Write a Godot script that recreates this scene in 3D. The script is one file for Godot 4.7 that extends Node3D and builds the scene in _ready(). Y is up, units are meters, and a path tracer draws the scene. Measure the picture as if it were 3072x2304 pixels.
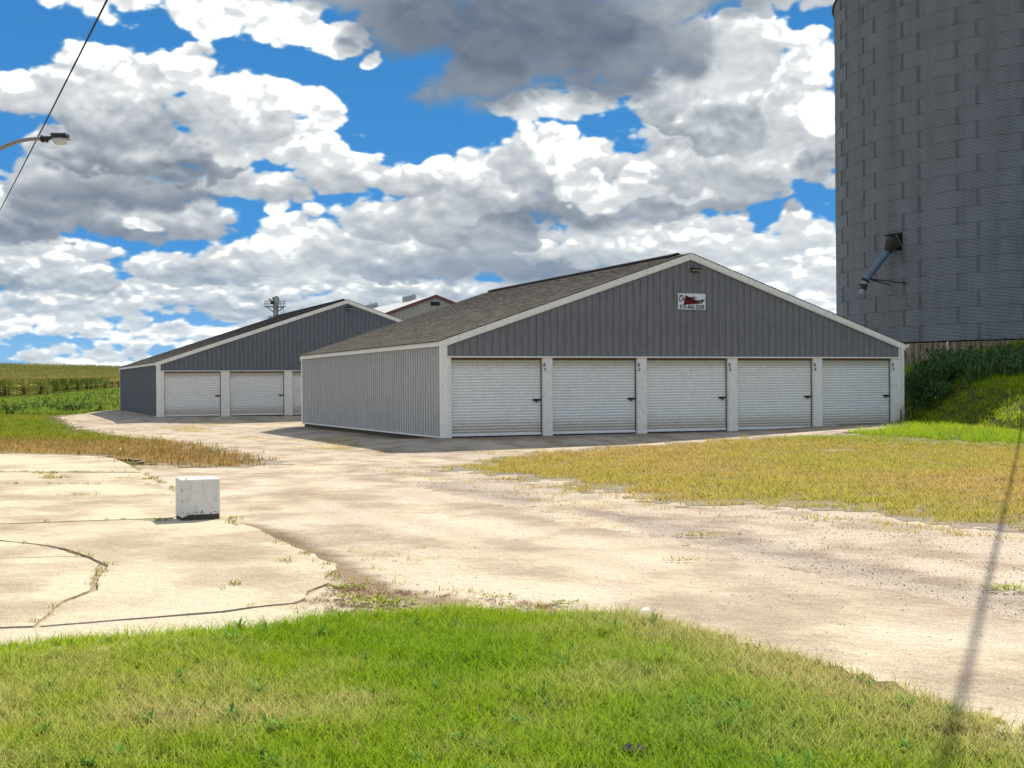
extends Node3D
# A pair of grey storage garages beside a steel grain bin, a corn field behind, afternoon sun from behind the scene.
# Ground points are written (x, d): x to the right, d straight ahead of the viewer (world z = -d). Metres.

const SKY_LOW := 512
const SKY_W := 4096
const SKY_H := 4096
const EYE := 1.75
const GARAGE_AT := Vector2(-1.97, 35.37)
const GARAGE_TURN := 0.396
const GARAGE_W := 16.13
const GARAGE_L := 16.88
const GARAGE2_AT := Vector2(-17.53, 62.22)
const GARAGE2_TURN := 0.405
const GARAGE2_W := 19.37
const GARAGE2_L := 16.9
const BIN_AT := Vector2(27.9, 64.21)
const BIN_R := 10.97
const EAVE := 2.70

var rng := RandomNumberGenerator.new()
var grain := FastNoiseLite.new()
var broad := FastNoiseLite.new()
var names := {}
var M := {}

# ---------- the ground's height ----------
func from_corner(at: Vector2, turn: float, x: float, d: float) -> Vector2:
	var p := Vector2(x - at.x, d - at.y)
	return Vector2(p.x * cos(turn) + p.y * sin(turn), -p.x * sin(turn) + p.y * cos(turn))

func outside(p: Vector2, w: float, l: float) -> float:
	return Vector2(maxf(maxf(-p.x, p.x - w), 0.0), maxf(maxf(-p.y, p.y - l), 0.0)).length()

func height(x: float, d: float) -> float:
	var p := from_corner(GARAGE_AT, GARAGE_TURN, x, d)
	var h := 0.026 * clampf(p.x + 1.0, 0.0, 17.0) * smoothstep(-12.0, -3.0, p.y) * smoothstep(40.0, 20.0, p.y) * smoothstep(28.0, 18.0, p.x)
	var k := 1.0 - smoothstep(0.3, 2.6, outside(p, GARAGE_W, GARAGE_L))
	h = lerpf(h, maxf(h, 0.27 - 0.13 * smoothstep(0.0, 4.0, p.y)), k)
	var p2 := from_corner(GARAGE2_AT, GARAGE2_TURN, x, d)
	h = lerpf(h, maxf(h, 0.27), 1.0 - smoothstep(0.3, 3.0, outside(p2, GARAGE2_W, GARAGE2_L)))
	var t := clampf((d - 85.0) / 365.0, 0.0, 1.15)
	h += 0.15 * smoothstep(30.0, 80.0, d) * smoothstep(-10.0, -25.0, x)
	h += 7.8 * pow(t, 1.6) * (0.8 + 0.2 * clampf((-x - 120.0) / 70.0, -1.0, 1.5)) * smoothstep(60.0, -20.0, x)
	var r := Vector2(x, d).distance_to(BIN_AT)
	var w := smoothstep(12.0, 16.0, x)
	var r0 := 27.0 + 7.0 * w
	h += (2.75 + (clampf(0.27 * (x - 18.2), -1.0, 1.4) - 0.3) * smoothstep(46.0, 56.0, d)) * pow(clampf((r0 - r) / (r0 - 11.5), 0.0, 1.0), 1.15 - 0.53 * w)
	return h

# ---------- naming ----------
func numbered(called: String) -> String:
	if not names.has(called):
		names[called] = 0
		return called
	names[called] += 1
	return "%s_%03d" % [called, names[called]]

func tag(o: Node, label: String, category: String, group := "", kind := "") -> Node:
	o.set_meta("label", label)
	if category:
		o.set_meta("category", category)
	if group:
		o.set_meta("group", group)
	if kind:
		o.set_meta("kind", kind)
	return o

func thing(called: String, at: Vector3, turn: float, label: String, category: String, group := "") -> Node3D:
	var o := Node3D.new()
	o.name = numbered(called)
	add_child(o)
	o.position = at
	o.rotation.y = turn
	tag(o, label, category, group)
	return o

func obj(called: String, shape, m: Material, parent: Node = null) -> MeshInstance3D:
	var o := MeshInstance3D.new()
	o.mesh = shape.commit() if shape is SurfaceTool else shape
	if m:
		o.material_override = m
	if parent == null:
		o.name = numbered(called)
		add_child(o)
	else:
		o.name = called
		parent.add_child(o, true)
	return o

func struct(called: String, shape, m: Material) -> MeshInstance3D:
	var o := obj(called, shape, m)
	o.set_meta("kind", "structure")
	return o

# ---------- shapes ----------
func begin() -> SurfaceTool:
	var st := SurfaceTool.new()
	st.begin(Mesh.PRIMITIVE_TRIANGLES)
	return st

# corners run counter-clockwise as seen from outside
func tri(st: SurfaceTool, a: Vector3, b: Vector3, c: Vector3) -> void:
	var n := (b - a).cross(c - a).normalized()
	for p: Vector3 in [a, c, b]:
		st.set_normal(n)
		st.add_vertex(p)

func quad(st: SurfaceTool, a: Vector3, b: Vector3, c: Vector3, d: Vector3) -> void:
	var n := (c - a).cross(d - b).normalized()
	for p: Vector3 in [a, c, b, a, d, c]:
		st.set_normal(n)
		st.add_vertex(p)

func box(st: SurfaceTool, lo: Vector3, hi: Vector3, t := Transform3D.IDENTITY) -> void:
	var v := []
	for k in 8:
		v.append(t * Vector3(hi.x if k & 1 else lo.x, hi.y if k & 2 else lo.y, hi.z if k & 4 else lo.z))
	quad(st, v[4], v[5], v[7], v[6])
	quad(st, v[1], v[0], v[2], v[3])
	quad(st, v[5], v[1], v[3], v[7])
	quad(st, v[0], v[4], v[6], v[2])
	quad(st, v[6], v[7], v[3], v[2])
	quad(st, v[0], v[1], v[5], v[4])

# a box with its edges cut off
func soft_box(st: SurfaceTool, lo: Vector3, hi: Vector3, c: float, t := Transform3D.IDENTITY) -> void:
	var m := (lo + hi) * 0.5
	var e := (hi - lo) * 0.5
	var ax := [Vector3.RIGHT, Vector3.UP, Vector3.BACK]
	for i in 3:
		var j := (i + 1) % 3
		var k := (i + 2) % 3
		for s: float in [-1.0, 1.0]:
			var o: Vector3 = m + ax[i] * e[i] * s
			var u: Vector3 = ax[j] * (e[j] - c)
			var w: Vector3 = ax[k] * (e[k] - c)
			if s > 0.0:
				quad(st, t * (o - u - w), t * (o + u - w), t * (o + u + w), t * (o - u + w))
			else:
				quad(st, t * (o - u - w), t * (o - u + w), t * (o + u + w), t * (o + u - w))
			# the edge between +-i and +-j
			for s2: float in [-1.0, 1.0]:
				var a: Vector3 = m + ax[i] * e[i] * s + ax[j] * (e[j] - c) * s2
				var b: Vector3 = m + ax[i] * (e[i] - c) * s + ax[j] * e[j] * s2
				if s * s2 > 0.0:
					quad(st, t * (a - w), t * (b - w), t * (b + w), t * (a + w))
				else:
					quad(st, t * (b - w), t * (a - w), t * (a + w), t * (b + w))
	for sx: float in [-1.0, 1.0]:
		for sy: float in [-1.0, 1.0]:
			for sz: float in [-1.0, 1.0]:
				var a := m + Vector3(e.x * sx, (e.y - c) * sy, (e.z - c) * sz)
				var b := m + Vector3((e.x - c) * sx, e.y * sy, (e.z - c) * sz)
				var d := m + Vector3((e.x - c) * sx, (e.y - c) * sy, e.z * sz)
				if sx * sy * sz > 0.0:
					tri(st, t * a, t * b, t * d)
				else:
					tri(st, t * a, t * d, t * b)

func frame_along(a: Vector3, b: Vector3) -> Transform3D:
	var y := (b - a).normalized()
	var x := y.cross(Vector3.BACK if absf(y.z) < 0.9 else Vector3.RIGHT).normalized()
	return Transform3D(Basis(x, y, x.cross(y)), a)

func tube(st: SurfaceTool, pts: Array, radii: Array, sides := 10, caps := true) -> void:
	var rings := []
	var x := Vector3.ZERO
	for i in pts.size():
		var y: Vector3 = (pts[mini(i + 1, pts.size() - 1)] - pts[maxi(i - 1, 0)]).normalized()
		x = y.cross(Vector3.BACK if absf(y.z) < 0.9 else Vector3.RIGHT).normalized() if x == Vector3.ZERO else (x - y * x.dot(y)).normalized()
		var z := x.cross(y)
		var ring := []
		for k in sides:
			var a := TAU * k / sides
			ring.append([x * cos(a) + z * sin(a), pts[i]])
		rings.append(ring)
	for i in pts.size() - 1:
		for k in sides:
			var l := (k + 1) % sides
			var c := [rings[i][k], rings[i][l], rings[i + 1][l], rings[i + 1][k]]
			var rr := [radii[i], radii[i], radii[i + 1], radii[i + 1]]
			for q: int in [0, 1, 2, 0, 2, 3]:
				st.set_normal(c[q][0])
				st.add_vertex(c[q][1] + c[q][0] * rr[q])
	if caps:
		for e: int in [0, pts.size() - 1]:
			for k in sides:
				var p: Vector3 = pts[e] + rings[e][k][0] * radii[e]
				var q: Vector3 = pts[e] + rings[e][(k + 1) % sides][0] * radii[e]
				if e == 0:
					tri(st, pts[e], p, q)
				else:
					tri(st, pts[e], q, p)

func bar(st: SurfaceTool, a: Vector3, b: Vector3, r: float, sides := 6) -> void:
	tube(st, [a, b], [r, r], sides)

# ---------- materials ----------
func lin(r: float, g: float, b: float) -> Color:
	return Color(r, g, b).linear_to_srgb()

func plain(c: Color, rough := 0.7, metal := 0.0) -> StandardMaterial3D:
	var m := StandardMaterial3D.new()
	m.albedo_color = c
	m.roughness = rough
	m.metallic = metal
	m.metallic_specular = 0.5 if metal > 0.0 or rough < 0.6 else 0.3
	return m

func noise_of(kind: int, freq: float, oct: int, sd: int, gain := 0.5) -> FastNoiseLite:
	var n := FastNoiseLite.new()
	n.noise_type = kind
	n.frequency = freq
	n.seed = sd
	n.fractal_type = FastNoiseLite.FRACTAL_FBM if oct > 1 else FastNoiseLite.FRACTAL_NONE
	n.fractal_octaves = oct
	n.fractal_gain = gain
	return n

func ramp(stops: Array) -> Gradient:
	var g := Gradient.new()
	var at := PackedFloat32Array()
	var c := PackedColorArray()
	for s in stops:
		at.append(s[0])
		c.append(s[1] if s[1] is Color else Color(s[1], s[1], s[1]))
	g.offsets = at
	g.colors = c
	return g

func noise_map(n: FastNoiseLite, size: int, stops: Array) -> NoiseTexture2D:
	var t := NoiseTexture2D.new()
	t.width = size
	t.height = size
	t.seamless = true
	t.noise = n
	if stops.size() > 0:
		t.color_ramp = ramp(stops)
	return t

func bumps(n: FastNoiseLite, size: int, strength: float) -> NoiseTexture2D:
	var t := NoiseTexture2D.new()
	t.width = size
	t.height = size
	t.seamless = true
	t.noise = n
	t.as_normal_map = true
	t.bump_strength = strength
	return t

# colour times a noise picture laid on from three sides
func worn(c: Color, rough: float, tex: Texture2D, scale: Vector3, metal := 0.0) -> StandardMaterial3D:
	var m := plain(c, rough, metal)
	m.albedo_texture = tex
	m.uv1_triplanar = true
	m.uv1_world_triplanar = true
	m.uv1_scale = scale
	return m

func with_bumps(m: StandardMaterial3D, tex: Texture2D, strength: float) -> StandardMaterial3D:
	m.normal_enabled = true
	m.normal_texture = tex
	m.normal_scale = strength
	return m

func tinted(m: StandardMaterial3D) -> StandardMaterial3D:
	m.vertex_color_use_as_albedo = true
	return m

# a second, finer picture multiplied in
func with_detail(m: StandardMaterial3D, tex: Texture2D, scale: float) -> StandardMaterial3D:
	m.detail_enabled = true
	m.detail_albedo = tex
	m.detail_blend_mode = BaseMaterial3D.BLEND_MODE_MUL
	m.detail_uv_layer = BaseMaterial3D.DETAIL_UV_2
	m.uv2_triplanar = true
	m.uv2_world_triplanar = true
	m.uv2_scale = Vector3(scale, scale, scale)
	return m

# grime of a roll-up door: stained head, splashed foot, runs of dirt
func door_stains() -> ImageTexture:
	var im := Image.create_empty(256, 256, false, Image.FORMAT_RGB8)
	for y in 256:
		for x in 256:
			var n := 0.5 + 0.5 * grain.get_noise_2d(x * 7.0, y * 1.2)
			var b := 0.5 + 0.5 * grain.get_noise_2d(x * 3.0 + 900.0, y * 3.0)
			var head := smoothstep(30.0, 0.0, y - 16.0 * n)
			var foot := smoothstep(205.0, 262.0, y + 26.0 * b)
			var run := smoothstep(0.66, 0.9, 0.5 + 0.6 * grain.get_noise_2d(x * 16.0 + 50.0, y * 0.35))
			var c := Color(1, 1, 1).lerp(Color(0.96, 0.96, 0.95), n)
			c = c.lerp(Color(0.80, 0.77, 0.66), head * 0.7).lerp(Color(0.76, 0.70, 0.62), foot * 0.6).lerp(Color(0.84, 0.82, 0.78), run * 0.5)
			im.set_pixel(x, y, c)
	return ImageTexture.create_from_image(im)

func make_materials() -> void:
	var simplex := FastNoiseLite.TYPE_SIMPLEX_SMOOTH
	var cells := FastNoiseLite.TYPE_CELLULAR
	var white_noise := FastNoiseLite.TYPE_VALUE
	var streaks := noise_map(noise_of(simplex, 0.012, 5, 3, 0.62), 512, [[0.0, 0.72], [0.45, 0.94], [1.0, 1.0]])
	var grime := noise_map(noise_of(simplex, 0.02, 5, 9, 0.6), 512, [[0.0, 0.80], [0.5, 0.96], [1.0, 1.0]])
	var faint := noise_map(noise_of(simplex, 0.012, 4, 10, 0.5), 512, [[0.0, Color(0.90, 0.89, 0.86)], [0.5, 0.97], [1.0, 1.0]])
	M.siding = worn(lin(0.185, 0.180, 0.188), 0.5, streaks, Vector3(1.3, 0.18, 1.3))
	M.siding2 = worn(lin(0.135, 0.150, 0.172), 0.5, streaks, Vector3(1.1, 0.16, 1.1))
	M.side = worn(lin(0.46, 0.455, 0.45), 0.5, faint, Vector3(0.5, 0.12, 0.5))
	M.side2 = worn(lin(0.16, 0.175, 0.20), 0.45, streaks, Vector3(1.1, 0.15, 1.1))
	M.trim = worn(lin(0.84, 0.82, 0.76), 0.55, faint, Vector3(0.9, 0.5, 0.9))
	M.post = worn(lin(0.78, 0.77, 0.72), 0.7, faint, Vector3(0.8, 0.6, 0.8))
	var stain := door_stains()
	M.doors = []
	for k in 5:
		var dm := plain(lin([0.79, 0.77, 0.80, 0.78, 0.76][k], [0.795, 0.78, 0.80, 0.785, 0.77][k], [0.785, 0.775, 0.79, 0.775, 0.765][k]), 0.5)
		dm.albedo_texture = stain
		dm.uv1_offset = Vector3(k * 0.37, 0, 0)
		M.doors.append(dm)
	M.door = worn(lin(0.78, 0.785, 0.78), 0.5, faint, Vector3(0.4, 0.2, 0.4))
	M.header = plain(lin(0.16, 0.10, 0.06), 0.9)
	M.dark = plain(lin(0.012, 0.012, 0.014), 0.6)
	M.black_metal = plain(lin(0.02, 0.02, 0.022), 0.45, 0.3)
	M.rust = plain(lin(0.10, 0.05, 0.03), 0.8)
	M.deck = plain(lin(0.05, 0.045, 0.045), 0.9)
	M.shingle = tinted(worn(Color.WHITE, 0.95, noise_map(noise_of(white_noise, 0.35, 2, 4), 512, [[0.0, 0.7], [1.0, 1.0]]), Vector3(1.4, 1.4, 1.4)))
	M.footing = worn(lin(0.14, 0.12, 0.10), 0.95, grime, Vector3(1, 1, 1))
	M.sign_white = plain(lin(0.66, 0.67, 0.72), 0.5)
	M.sign_black = plain(lin(0.01, 0.01, 0.012), 0.6)
	M.sign_red = plain(lin(0.13, 0.005, 0.010), 0.6)
	M.lens = plain(lin(0.62, 0.60, 0.54), 0.25)
	M.number = plain(lin(0.02, 0.02, 0.02), 0.7)
	# bin
	M.steel = []
	for k in 5:
		var v: float = [0.285, 0.289, 0.281, 0.287, 0.291][k]
		M.steel.append(worn(lin(v * 0.94, v * 1.0, v * 1.07), 0.62, streaks, Vector3(0.16, 0.03, 0.16), 0.25))
	M.steel_rusty = worn(lin(0.28, 0.272, 0.265), 0.65, streaks, Vector3(0.5, 0.06, 0.5), 0.2)
	M.seam = plain(lin(0.17, 0.178, 0.188), 0.7, 0.2)
	M.ring = plain(lin(0.115, 0.12, 0.127), 0.8)
	M.bolt = plain(lin(0.07, 0.075, 0.08), 0.6, 0.3)
	var stains := noise_map(noise_of(simplex, 0.016, 5, 13, 0.65), 512, [[0.0, Color(0.36, 0.30, 0.25)], [0.42, Color(0.72, 0.66, 0.58)], [0.62, Color(0.92, 0.88, 0.82)], [1.0, 1.0]])
	M.bin_concrete = worn(lin(0.36, 0.32, 0.27), 0.95, stains, Vector3(0.55, 0.09, 0.55))
	M.pipe_blue = worn(lin(0.10, 0.15, 0.21), 0.55, grime, Vector3(1, 1, 1))
	M.galvanised = worn(lin(0.36, 0.37, 0.37), 0.5, grime, Vector3(1, 1, 1), 0.4)
	M.old_iron = worn(lin(0.06, 0.05, 0.045), 0.75, grime, Vector3(2, 2, 2))
	# behind
	M.cream = worn(lin(0.50, 0.46, 0.41), 0.6, grime, Vector3(0.3, 0.12, 0.3))
	M.barn_roof = worn(lin(0.60, 0.62, 0.64), 0.4, grime, Vector3(0.2, 0.2, 0.2), 0.2)
	M.red_trim = plain(lin(0.22, 0.085, 0.085), 0.6)
	M.louvre = plain(lin(0.06, 0.05, 0.045), 0.8)
	M.leg_steel = worn(lin(0.30, 0.28, 0.27), 0.6, grime, Vector3(0.6, 0.2, 0.6), 0.2)
	M.rail = plain(lin(0.07, 0.09, 0.10), 0.6, 0.3)
	M.wire = plain(lin(0.015, 0.018, 0.022), 0.6)
	M.arm = worn(lin(0.28, 0.26, 0.24), 0.5, grime, Vector3(2, 2, 2), 0.4)
	# ground
	var fine := noise_map(noise_of(simplex, 0.006, 8, 17, 0.80), 1024, [[0.0, Color(0.62, 0.57, 0.53)], [0.36, Color(0.82, 0.78, 0.74)], [0.47, Color(0.94, 0.915, 0.89)], [0.58, 0.99], [1.0, 1.0]])
	var fine_n := bumps(noise_of(simplex, 0.08, 5, 18, 0.7), 512, 4.0)
	var grit := noise_map(noise_of(cells, 0.11, 3, 29, 0.75), 1024, [[0.0, 1.0], [0.28, 1.0], [0.46, 0.94], [0.62, 0.76], [0.8, 0.52], [1.0, 0.4]])
	var sand := noise_map(noise_of(white_noise, 0.45, 3, 33, 0.7), 1024, [[0.0, 0.45], [0.33, 0.78], [0.48, 0.94], [0.62, 1.0], [1.0, 1.0]])
	var patches := noise_map(noise_of(simplex, 0.004, 7, 37, 0.6), 1024, [[0.0, Color(0.76, 0.72, 0.69)], [0.4, Color(0.90, 0.875, 0.85)], [0.55, Color(0.98, 0.965, 0.945)], [1.0, 1.0]])
	M.gravel = with_detail(with_bumps(tinted(worn(Color.WHITE, 0.95, patches, Vector3(0.17, 0.17, 0.17))), fine_n, 0.5), grit, 0.40)
	M.drive = with_detail(with_bumps(tinted(worn(Color.WHITE, 0.92, patches, Vector3(0.11, 0.11, 0.11))), fine_n, 0.3), sand, 0.36)
	M.slab = []
	for k in 3:
		var c: Array = [[0.52, 0.485, 0.39], [0.50, 0.465, 0.375], [0.53, 0.495, 0.40]][k]
		M.slab.append(with_detail(with_bumps(worn(lin(c[0], c[1], c[2]), 0.92, patches, Vector3(0.09, 0.09, 0.09)), fine_n, 0.25), sand, 0.36))
	M.soil = tinted(worn(Color.WHITE, 1.0, noise_map(noise_of(simplex, 0.06, 5, 27, 0.65), 512, [[0.0, 0.45], [1.0, 1.0]]), Vector3(0.6, 0.6, 0.6)))
	M.grass = tinted(plain(Color.WHITE, 0.8))
	M.grass.metallic_specular = 0.2
	M.grass.backlight_enabled = true
	M.grass.backlight = Color(0.95, 0.95, 0.95)
	M.leaf = tinted(plain(Color.WHITE, 0.7))
	M.leaf.metallic_specular = 0.3
	M.leaf.backlight_enabled = true
	M.leaf.backlight = Color(0.7, 0.7, 0.7)
	M.stone = tinted(plain(Color.WHITE, 0.95))
const EXPOSURE := 1.7
const SUN := 1.6
const SKY_ENERGY := 0.94

func _ready() -> void:
	rng.seed = 20240917
	grain.noise_type = FastNoiseLite.TYPE_SIMPLEX_SMOOTH
	grain.frequency = 0.02
	grain.seed = 5
	broad.noise_type = FastNoiseLite.TYPE_SIMPLEX_SMOOTH
	broad.frequency = 0.01
	broad.fractal_octaves = 3
	broad.seed = 8
	# camera
	var cam := Camera3D.new()
	cam.name = "camera"
	cam.fov = 33.92
	cam.near = 0.1
	cam.far = 6000.0
	cam.position = Vector3(0, EYE, 0)
	cam.rotation = Vector3(0.00119, 0.0, -0.0074)
	add_child(cam)
	cam.current = true
	# sky
	var env := Environment.new()
	env.background_mode = Environment.BG_SKY
	env.tonemap_mode = Environment.TONE_MAPPER_LINEAR
	env.tonemap_exposure = EXPOSURE
	env.background_energy_multiplier = 1.0
	env.sdfgi_enabled = true
	env.ssao_enabled = true
	env.ssil_enabled = true
	var sky := Sky.new()
	var pano := PanoramaSkyMaterial.new()
	pano.panorama = make_sky()
	pano.energy_multiplier = SKY_ENERGY
	sky.sky_material = pano
	env.sky = sky
	var we := WorldEnvironment.new()
	we.name = "world"
	we.environment = env
	add_child(we)
	# sun, high behind the scene and a little to the right
	var sun := DirectionalLight3D.new()
	sun.name = "sun"
	sun.light_energy = SUN
	sun.light_color = Color(1.0, 0.95, 0.86)
	sun.light_angular_distance = 0.5
	sun.shadow_enabled = true
	var towards := Vector3(-0.43, -1.0 / 0.915, 0.90)
	sun.basis = Basis.looking_at(towards.normalized(), Vector3.UP)
	add_child(sun)

	make_materials()
	M.block_paint = worn(lin(0.72, 0.70, 0.66), 0.7, noise_map(noise_of(FastNoiseLite.TYPE_SIMPLEX_SMOOTH, 0.02, 5, 19, 0.6), 512, [[0.0, Color(0.78, 0.72, 0.64)], [0.35, 0.95], [1.0, 1.0]]), Vector3(0.9, 0.35, 0.9))
	M.block_core = with_bumps(worn(lin(0.17, 0.14, 0.11), 0.95, noise_map(noise_of(FastNoiseLite.TYPE_SIMPLEX_SMOOTH, 0.05, 5, 20, 0.7), 512, [[0.0, 0.5], [1.0, 1.0]]), Vector3(2, 2, 2)), bumps(noise_of(FastNoiseLite.TYPE_SIMPLEX_SMOOTH, 0.1, 4, 21, 0.7), 512, 6.0), 0.8)
	M.block_chip = plain(lin(0.14, 0.12, 0.10), 0.95)
	# the ground and what is laid on it
	base_ground()
	var tiles := [[2.0, 16.0, 0.085], [16.0, 40.0, 0.17], [40.0, 90.0, 0.36]]
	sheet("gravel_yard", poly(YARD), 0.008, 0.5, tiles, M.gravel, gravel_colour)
	sheet("pale_drive", poly(PALE), 0.013, 0.22, tiles, M.drive, drive_colour)
	sheet("lawn_soil", poly(LAWN), 0.020, 0.14, [[2.0, 16.0, 0.10]], M.soil, soil_colour)
	sheet("dry_field_soil", poly(DRY_RIGHT), 0.013, 0.9, [[2.0, 40.0, 0.2]], M.soil, straw_soil_colour)
	sheet("left_field_soil", poly(DRY_LEFT), 0.013, 0.9, [[2.0, 90.0, 0.4]], M.soil, func(x: float, d: float) -> Color: return straw_soil_colour(x, d).lerp(soil_colour(x, d), smoothstep(40.0, 46.0, d)))
	sheet("hill_soil", poly(HILL), 0.017, 0.7, [[2.0, 90.0, 0.3]], M.soil, hill_soil_colour)
	concrete_apron()
	# buildings
	var posts := [[0.10, 0.28], [3.10, 3.41], [6.20, 6.53], [9.38, 9.73], [12.56, 12.90], [15.66, 15.98]]
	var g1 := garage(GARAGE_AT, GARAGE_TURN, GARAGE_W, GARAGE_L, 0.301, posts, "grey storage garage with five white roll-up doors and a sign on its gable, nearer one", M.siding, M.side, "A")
	var posts2 := [[0.15, 0.34], [3.11, 3.56], [6.34, 6.77], [9.52, 9.92], [12.69, 13.09], [15.86, 16.26], [19.03, 19.22]]
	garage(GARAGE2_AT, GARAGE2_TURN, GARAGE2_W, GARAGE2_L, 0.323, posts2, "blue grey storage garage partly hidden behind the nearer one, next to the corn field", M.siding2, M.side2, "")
	wall_light(g1.transform * Vector3(8.22, 4.95, 0.02), GARAGE_TURN, "small black hooded light under the peak of the nearer garage, above the sign", 1.0)
	var c2 := Transform3D(Basis(Vector3.UP, GARAGE2_TURN), Vector3(GARAGE2_AT.x, 0.323, -GARAGE2_AT.y))
	wall_light(c2 * Vector3(9.76, 5.54, 0.02), GARAGE2_TURN, "small dark light under the peak of the farther blue grey garage", 1.3)
	storage_sign(g1)
	grain_bin()
	bin_spout()
	barn()
	elevator_leg()
	street_lamp()
	concrete_block()
	cable("overhead_cable", Vector3(1.5, 5.66, -1.0), Vector3(-22.5, 8.2, -53.8), 0.12, 0.013, "black overhead cable crossing the sky at upper left behind the yard lamp", "cable")
	utility_pole(-22.5, 53.8, 8.6, "brown utility pole left of the yard, end of the overhead cable")
	# the cable on the right passes beside the view; its shadow lies across the drive
	cable("service_cable", Vector3(-8.3, 8.0, 20.0), Vector3(22.3, 8.1, -53.75), 0.0, 0.026, "thick service cable strung past the right of the yard to the grain bin", "cable")
	plants()

func plants() -> void:
	var any := Color.WHITE
	var g := [Color(1.0, 1.0, 1.0), Color(0.5, 0.62, 0.5), Color(1.55, 1.4, 1.7), Color(0.85, 1.05, 0.6), Color(1.25, 1.05, 1.0), Color(0.38, 0.45, 0.35)]
	var even := func(v: float) -> Callable: return func(_x: float, _d: float) -> float: return v
	grow("lawn_grass", poly(LAWN), func(x: float, d: float) -> float: return (760.0 * clampf(0.35 + 2.2 * near_line(Vector2(x, d), LAWN.slice(15, 33)) + 0.8 * grain.get_noise_2d(x * 70.0, d * 70.0), 0.1, 1.0)) if d > 4.2 and absf(x) < 0.50 * d + 0.3 else 0.0, 760.0, [tuft(13, 0.025, 0.060, 0.05, 0.0048, 1.1, g), tuft(13, 0.02, 0.065, 0.06, 0.0044, 1.5, g), tuft(8, 0.03, 0.10, 0.05, 0.0040, 1.2, g)], M.grass, lawn_tint, Vector2(0.8, 1.25), 0.10, 0.03, "bright green lawn grass with straw coloured patches in the foreground", "grass")
	var dryk := [tuft(14, 0.03, 0.085, 0.13, 0.010, 1.1, g), tuft(14, 0.02, 0.07, 0.15, 0.011, 1.6, g)]
	grow("lawn_weeds", poly(LAWN), func(x: float, d: float) -> float: return 9.0 * clampf(0.5 + 2.0 * grain.get_noise_2d(x * 50.0 + 40.0, d * 50.0), 0.0, 1.0) if d > 4.2 and absf(x) < 0.5 * d + 0.3 else 0.0, 9.0, [broad_weed(0.05, 7, [Color(0.10, 0.24, 0.03), Color(0.15, 0.30, 0.04)], 0.02)], M.leaf, func(_x: float, _d: float) -> Color: return any, Vector2(0.35, 0.7), 0.1, 0.03, "small dark broad leaved weeds among the lawn grass", "weeds")
	grow("dry_grass", poly(DRY_RIGHT), func(x: float, d: float) -> float: return (75.0 * clampf(0.75 + 1.1 * grain.get_noise_2d(x * 70.0, d * 45.0), 0.12, 1.0) * clampf(0.8 * (near_line(Vector2(x, d), ring_of(DRY_RIGHT)) + 1.2 * grain.get_noise_2d(x * 40.0, d * 40.0)) + 0.08, 0.04, 1.0) * (1.0 - smoothstep(0.3, 0.7, patch(x, d, 8.0, 30.8, 0.7, 0.35)))) if x < 0.47 * d + 0.5 else 0.0, 75.0, dryk, M.grass, dry_tint, Vector2(0.8, 1.4), 0.9, 0.02, "dry golden brown grass field in front of the nearer garage doors", "grass")
	grow("side_grass", poly(DRY_LEFT), func(x: float, d: float) -> float: return ((60.0 if d < 46.0 else 30.0) * clampf(0.8 + 1.0 * grain.get_noise_2d(x * 40.0, d * 25.0), 0.2, 1.0) * clampf(0.7 * (near_line(Vector2(x, d), ring_of(DRY_LEFT)) + 1.2 * grain.get_noise_2d(x * 30.0, d * 30.0)) + 0.1, 0.05, 1.0)) if x > -0.47 * d - 0.5 else 0.0, 60.0, [tuft(14, 0.03, 0.09, 0.16, 0.014, 1.2, g), tuft(12, 0.04, 0.12, 0.18, 0.014, 1.0, g)], M.grass, left_tint, Vector2(0.8, 1.5), 0.9, 0.02, "brown and green mown grass left of the drive, before the weeds", "grass")
	grow("slope_grass", poly(HILL), func(x: float, d: float) -> float: return 55.0 if x < 0.47 * d + 0.5 else 0.0, 55.0, [tuft(14, 0.05, 0.12, 0.16, 0.010, 0.9, g), tuft(12, 0.06, 0.15, 0.16, 0.009, 1.0, g)], M.grass, hill_tint, Vector2(0.8, 1.4), 0.7, 0.02, "bright green grass on the slope below the grain bin", "grass")
	# sparse straw on the gravel edges and in the joints of the slabs
	var joints := [[[-16.0, 27.0], [-7.6, 25.75]], [[-10.0, 23.0], [-6.5, 22.45]], [[-9.5, 20.45], [-5.4, 20.18]], [[-8.0, 15.55], [-6.53, 16.01], [-4.6, 16.55]], [[-8.45, 27.9], [-6.95, 24.25], [-5.6, 20.9]], [[-5.82, 14.28], [-4.84, 13.53], [-3.94, 12.2], [-3.78, 11.42], [-3.56, 10.7], [-3.61, 10.2], [-3.49, 9.1]], [[-3.8, 16.35], [-3.1, 15.2], [-2.3, 13.4], [-1.8, 12.2], [-1.55, 11.0]], [[-1.5, 9.95], [-2.1, 9.84]], [[-2.32, 12.6], [-2.2, 12.2], [-2.32, 11.6], [-2.36, 11.2], [-2.5, 10.7]], [[-4.5, 17.4], [-5.0, 18.7]], [[-9.6, 26.2], [-8.9, 24.2]]]
	var straw_at := func(x: float, d: float) -> float:
		var best := 1e9
		for j in joints:
			best = minf(best, near_line(Vector2(x, d), j))
		return 160.0 * smoothstep(0.10, 0.015, best) * clampf(0.25 + 1.6 * grain.get_noise_2d(x * 60.0, d * 60.0), 0.0, 1.0)
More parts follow.
